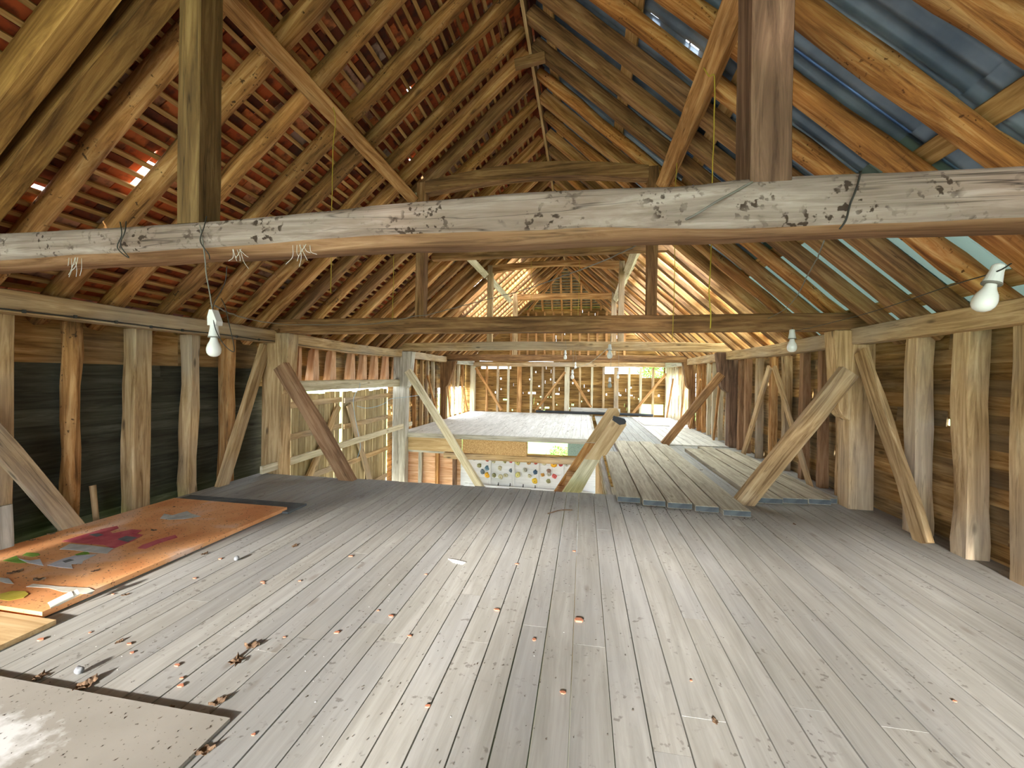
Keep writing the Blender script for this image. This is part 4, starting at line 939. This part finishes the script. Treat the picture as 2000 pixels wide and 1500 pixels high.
# ================================================================== LAMPS AND CABLES
def bulb(p, r, label, axis=(0, 0, -1), mat='bulb', holder=True):
    root = empty('hanging_bulb', W(p), label, 'light bulb', 'hanging light bulbs'); k = r/.03
    ax = Vector(axis).normalized(); c = Vector((0, 0, 0))
    prof = [(.0135*k, .0), (.014*k, .012*k), (.018*k, .026*k), (.026*k, .042*k), (.0298*k, .058*k), (.030*k, .068*k), (.028*k, .080*k), (.022*k, .090*k), (.012*k, .0965*k), (.001, .098*k)]
    b = MB(); b.lathe(prof, c, 20, ax); o = b.build('glass', mat, smooth=True); o.parent = root
    b = MB(); b.lathe([(.012*k, -.058*k), (.0165*k, -.052*k), (.017*k, -.035*k), (.024*k, .006*k), (.0235*k, .008*k), (.001, .008*k)], c, 20, ax); o = b.build('lamp_holder', 'whiteplastic', smooth=False); o.parent = root
    b = MB(); b.lathe([(.0245*k, .003*k), (.025*k, .0075*k), (.0245*k, .0085*k)], c, 20, ax); o = b.build('ring', 'wire', smooth=False); o.parent = root
    return root
p = oY(418, 656, 1.36); rt = bulb(p, .031, 'white light bulb in a white holder hanging at the left under the big beam')
b = MB(); b.prism([Vector((-.02, -.018, .05)), Vector((.028, -.018, .05)), Vector((.03, -.018, .07)), Vector((.005, -.018, .125)), Vector((-.012, -.018, .125)), Vector((-.022, -.018, .09))], (0, .036, 0)); o = b.build('cover', 'whiteplastic'); o.parent = rt
cable('cable', 'grey twisted flex hanging from the big beam to the left bulb', 'cable', [oY(390, 440, 1.28), oY(398, 480, 1.285), oY(404, 540, 1.33), oY(412, 590, 1.36), oY(417, 612, 1.36)], .003, 'wire', 'lamp cables', .004)
cable('cable', 'second flex hanging from the big beam behind the left bulb', 'cable', [oY(443, 520, 1.40), oY(440, 550, 1.40), oY(428, 575, 1.38), oY(416, 600, 1.36), oY(420, 640, 1.34), oY(437, 672, 1.33), oY(455, 687, 1.34), oY(457, 676, 1.35), oY(448, 635, 1.36), oY(440, 600, 1.37), oY(432, 583, 1.38)], .002, 'wiredark', 'lamp cables')
cable('cable', 'white flex looping from the left bulb along the second tie beam to the big beam', 'cable', [oY(420, 598, 1.37), oY(455, 614, 1.8), oY(500, 626, 2.5), oY(560, 634, 3.3), oY(620, 634, 3.58), oY(700, 634, 3.58), oY(760, 628, 3.56), oY(810, 618, 3.55), oY(840, 614, 3.55), oY(870, 606, 3.5), oY(930, 590, 3.4), oY(1020, 567, 3.2), oY(1120, 532, 2.7), oY(1207, 497, 2.2), oY(1275, 460, 1.6), oY(1345, 425, 1.28), oY(1420, 383, 1.275), oY(1470, 356, 1.29)], .0042, 'wire', 'lamp cables', .006)
p = oY(1938, 551, 1.22); bulb(p, .0295, 'clear-white bulb in a grey-white holder at the far right under the roof', (-.32, 0, -.95))
cable('cable', 'thin dark flex strung from the right bulb to the bulb under the second tie beam', 'cable', [oY(1975, 515, 1.22), oY(1940, 533, 1.22), oY(1850, 560, 1.5), oY(1700, 610, 2.3), oY(1600, 636, 3.0), oY(1546, 648, 3.5)], .0022, 'wiredark', 'lamp cables')
cable('cable', 'slack grey flex looping below the big beam on the right', 'cable', [oY(1610, 470, 1.42), oY(1598, 500, 1.6), oY(1580, 532, 2.0), oY(1555, 580, 2.6), oY(1530, 606, 3.1), oY(1500, 622, 3.5)], .003, 'wire', 'lamp cables', .003)
p = oY(1547, 660, 3.45); bulb(p, .042, 'bulb hanging under the right end of the second tie beam', (0, 0, -1))
cable('cable', 'short cable holding the bulb under the right end of the second tie beam', 'cable', [oY(1547, 655, 3.45), oY(1547, 646, 3.55), oY(1548, 640, 3.62)], .003, 'wiredark', 'lamp cables')
for u, v, Y, r, lab, m in ((1104, 691, 5.6, .030, 'small bulb hanging left of the middle under the third tie beam', 'bulb'), (1191, 683, 4.4, .036, 'round white bulb hanging under the third tie beam right of the middle', 'bulb'), (1124, 712, 8.0, .030, 'small bulb upper of the pair before the middle of the far wall', 'bulb'), (1118, 729, 6.2, .034, 'bulb lower of the pair before the middle of the far wall', 'bulb'), (1207, 731, 6.8, .028, 'small bulb against the right part of the far wall', 'bulb'), (1191, 745, 5.0, .030, 'dull dark bulb hanging lowest before the far wall', 'clearglass')):
    p = oY(u, v, Y); bulb(p, r, lab, mat=m)
    q = (p[0], p[1], .50 if Y != 4.4 else .55)
    cable('cable', 'flex of the %s' % lab.replace('hanging ', ''), 'cable', [(p[0], p[1], p[2]+.03), (p[0]+.01, p[1], (p[2]+q[2])/2), q], .0025, 'wire' , 'bulb flexes')
cable('cable', 'pale flex swagged between the bulbs in the middle of the barn', 'cable', [oY(1190, 678, 4.4), oY(1170, 695, 4.8), oY(1150, 710, 5.3), (oY(1125, 719, 5.9)), oY(1117, 724, 6.2)], .004, 'wirewhite', 'lamp cables')
# twines
def twine(pts, lab, wob=.004, rad=.0035): cable('twine', lab, 'twine', pts, rad, 'twine', 'yellow twines', wob)
twine([oY(1374, 132, 1.9), oY(1385, 148, 1.88), oY(1396, 152, 1.88), oY(1395, 240, 1.9), oY(1392, 320, 1.9), oY(1391, 360, 1.9), oY(1389, 478, 1.9), oY(1386, 560, 1.9), oY(1388, 610, 1.9), oY(1386, 642, 1.9)], 'yellow twine tied round the right purlin hanging down behind the big beam')
twine([oY(1322, 312, 3.2), oY(1321, 340, 3.2), oY(1320, 365, 3.2), oY(1318, 480, 3.2), oY(1317, 560, 3.2), oY(1315, 620, 3.2), oY(1313, 668, 3.2)], 'yellow twine hanging beside the right post of the second tie beam')
twine([oY(651, 210, 2.3), oY(655, 235, 2.32), oY(650, 300, 2.35), oY(648, 405, 2.38), oY(647, 510, 2.4), oY(646, 572, 2.4)], 'yellow twine tied round the left purlin hanging past the big beam')
twine([oY(769, 500, 3.4), oY(768, 560, 3.4), oY(766, 622, 3.4)], 'yellow twine hanging onto the left part of the second tie beam')
twine([oY(1037, 510, 5.6), oY(1038, 540, 5.6), oY(1037, 590, 5.6)], 'yellow twine hanging from the long straight collar beam, left one')
twine([oY(1132, 505, 5.6), oY(1131, 560, 5.6), oY(1129, 616, 5.6)], 'yellow twine hanging from the long straight collar beam, right one')
cable('wire_loop', 'wire loop wrapped round the left part of the big beam', 'wire', [(-1.75, 1.28, .57), (-1.735, 1.275, .52), (-1.755, 1.276, .47), (-1.72, 1.29, .435), (-1.74, 1.275, .48), (-1.72, 1.275, .53), (-1.735, 1.29, .575)], .0025, 'wiredark', 'wires on the big beam')
cable('wire_loop', 'wire wrapped round the big beam beside the left near post', 'wire', [(-1.375, 1.29, .575), (-1.37, 1.275, .53), (-1.385, 1.275, .48), (-1.36, 1.285, .435), (-1.37, 1.30, .42)], .0025, 'wiredark', 'wires on the big beam')
cable('wire_loop', 'dark wire trailing over the right part of the big beam', 'wire', [oY(1682, 335, 1.29), oY(1672, 370, 1.275), oY(1660, 400, 1.275), oY(1652, 430, 1.27), oY(1640, 448, 1.28)], .0035, 'wiredark', 'wires on the big beam')
# conduit cable clipped along the left plate
pts = [(-3.028, y, .322+.004*math.sin(y*7)) for y in (.8, 1.4, 1.8, 2.2, 2.6, 3.0, 3.4, 3.6)]
cd = cable('clipped_cable', 'dark grey cable clipped along the left wall plate', 'cable', pts, .006, 'wiredark', 'clipped cables')
b = MB()
for y in (1.5, 1.75, 1.98, 2.2, 2.42, 2.65, 2.9, 3.15, 3.4):
    b = MB(); q = W((-3.028, y, .322+.004*math.sin(y*7))); b.box(q+Vector((-.006, -.008, -.012)), q+Vector((.009, .008, .012))); o = b.build('cable_clip', 'wiredark'); setpar(o, cd)
cable('clipped_cable', 'thin cable sagging along the plate over the boarded doors', 'cable', [(-3.03, y, .315-.012*math.sin((y-3.8)*1.2)) for y in (3.8, 4.5, 5.2, 5.9, 6.5)], .004, 'wiredark', 'clipped cables')
# blue twine washing line by the doors
cable('blue_twine', 'pale blue twine strung from the raking brace to the barn doors', 'twine', [oY(818, 772, 6.3), oY(790, 776, 6.1), oY(763, 779, 5.8), oY(752, 787, 5.6), oY(735, 794, 5.4), oY(715, 797, 5.2), oY(697, 793, 5.0)], .004, 'blue', 'blue twines')
cable('blue_twine', 'pale blue twine hanging from the door head to the guard rail', 'twine', [oX(703, 748, -3.05), oX(702, 757, -3.04), oX(690, 784, -3.08), oX(700, 850, -3.03), oX(704, 872, -3.0), oX(698, 895, -3.03)], .004, 'blue', 'blue twines')
# peg on the left end of the second tie beam
b = MB(); q = W(oY(543, 645, T2-.085)); b.lathe([(.022, 0), (.024, .02), (.018, .04), (.001, .042)], q, 14, (0, -1, 0)); tag(b.build('cable_insulator', 'sawndark', origin=q), 'small round wooden knob at the left end of the second tie beam', 'knob')
# cobwebs
def web(p, lab):
    b = MB(); P = W(p)
    for _ in range(7):
        q = P+Vector((random.uniform(-.05, .05), random.uniform(0, .02), 0)); e = q+Vector((random.uniform(-.05, .05), 0, -random.uniform(.03, .1)))
        m = (q+e)/2+Vector((random.uniform(-.02, .02), 0, -.01)); b.tube(spline([q, m, e], 4), .0012, 4)
    tag(b.build('cobweb', 'wirewhite', origin=P), lab, 'cobweb', 'cobwebs on the big beam')
web((-2.02, 1.30, .45), 'dusty cobweb under the big beam at the far left'); web((-1.25, 1.30, .455), 'dusty cobweb on the underside edge of the big beam near the left post'); web((-1.0, 1.30, .46), 'dusty cobweb on the big beam left of the middle')

# ================================================================== OUTSIDE
def bush(c, r, n, name, label):
    b = MB(); c = Vector(c)
    for _ in range(n):
        d = Vector((random.gauss(0, 1), random.gauss(0, 1), random.gauss(0, 1))).normalized()*r*random.uniform(.55, 1.0); d.z *= .85; p = c+d
        a = Vector((random.gauss(0, 1), random.gauss(0, 1), random.gauss(0, 1))).normalized(); q = a.orthogonal().normalized(); l = random.uniform(.05, .10)*r**.5
        b.add([p-a*l, p+q*l*.5, p+a*l, p-q*l*.5], [(0, 1, 2, 3)])
    b.tube([(c.x, c.y, -2.4), c], r*.06, 6)
    tag(b.build(name, 'bush', origin=(c.x, c.y, (GZ+1)*S)), label, 'tree', 'trees outside')
bush((3.6, 19.0, 1.9), 1.3, 2600, 'leafy_tree', 'leafy green tree outside the top right window of the far wall')
bush((1.4, 21.0, -1.4), 1.2, 1500, 'leafy_bush', 'green bush outside the low right window of the far wall')
bush((-1.0, 19.0, -2.6), .8, 900, 'leafy_bush', 'green bush outside the low window under the platform')

b = MB(); c0 = Vector((-1.6*S, -10*S, 2.6*S+1.25))
for _ in range(46):
    k = c0+Vector((random.uniform(-6, 7.5), random.uniform(-1.2, 1.2), random.uniform(-2.8, 2.4)))
    for _ in range(15):
        q = k+Vector((random.gauss(0, .34), random.gauss(0, .3), random.gauss(0, .24)))
        a = Vector((random.gauss(0, 1), random.gauss(0, 1), random.gauss(0, 1))).normalized(); e = a.orthogonal().normalized(); l = random.uniform(.12, .3)
        b.add([q-a*l, q+e*l*.6, q+a*l, q-e*l*.6], [(0, 1, 2, 3)])
    b.tube([c0+Vector((0, 0, -2.4)), c0.lerp(k, .5)+Vector((0, 0, -.6)), k], .035, 5)
b.tube([(c0.x, c0.y, (GZ+1)*S), c0], .16, 8)
tag(b.build('yard_tree', 'bush', origin=(c0.x, c0.y, (GZ+1)*S)), 'leafy tree in the yard behind the viewer', 'tree')
# ================================================================== CAMERA, LIGHT
cam = bpy.data.cameras.new('camera'); co = bpy.data.objects.new('camera', cam); C.objects.link(co)
cam.sensor_fit = 'HORIZONTAL'; cam.sensor_width = 36.; cam.lens = 36.*F/2000.; cam.clip_start = .02; cam.clip_end = 300
cam.shift_y = -(750-PV)/2000.
co.matrix_world = Matrix.Translation((0, 0, S)) @ Matrix.Rotation(YAW, 4, 'Z') @ Matrix.Rotation(math.pi/2, 4, 'X') @ Matrix.Rotation(ROLLSGN*ROLL, 4, 'Z')
sc = bpy.context.scene; sc.camera = co
wd = bpy.data.worlds.new('sky'); sc.world = wd; wd.use_nodes = True; nt = wd.node_tree; bg = nt.nodes['Background']
bg.inputs[0].default_value = (.80, .90, 1.0, 1); bg.inputs[1].default_value = SKY
sun = bpy.data.lights.new('sun', 'SUN'); so = bpy.data.objects.new('sun', sun); C.objects.link(so); sun.energy = SUN; sun.angle = math.radians(2.6); sun.color = (1, .95, .88)
so.rotation_euler = Vector(SUND).to_track_quat('-Z', 'Y').to_euler()
sc.view_settings.view_transform = 'Standard'; sc.view_settings.look = 'None'; sc.view_settings.gamma = 1; sc.view_settings.use_curve_mapping = False
sc.view_settings.exposure = EXPO
sc.cycles.use_denoising = True
sc.cycles.max_bounces = 10; sc.cycles.diffuse_bounces = 7; sc.cycles.glossy_bounces = 3; sc.cycles.sample_clamp_indirect = 8
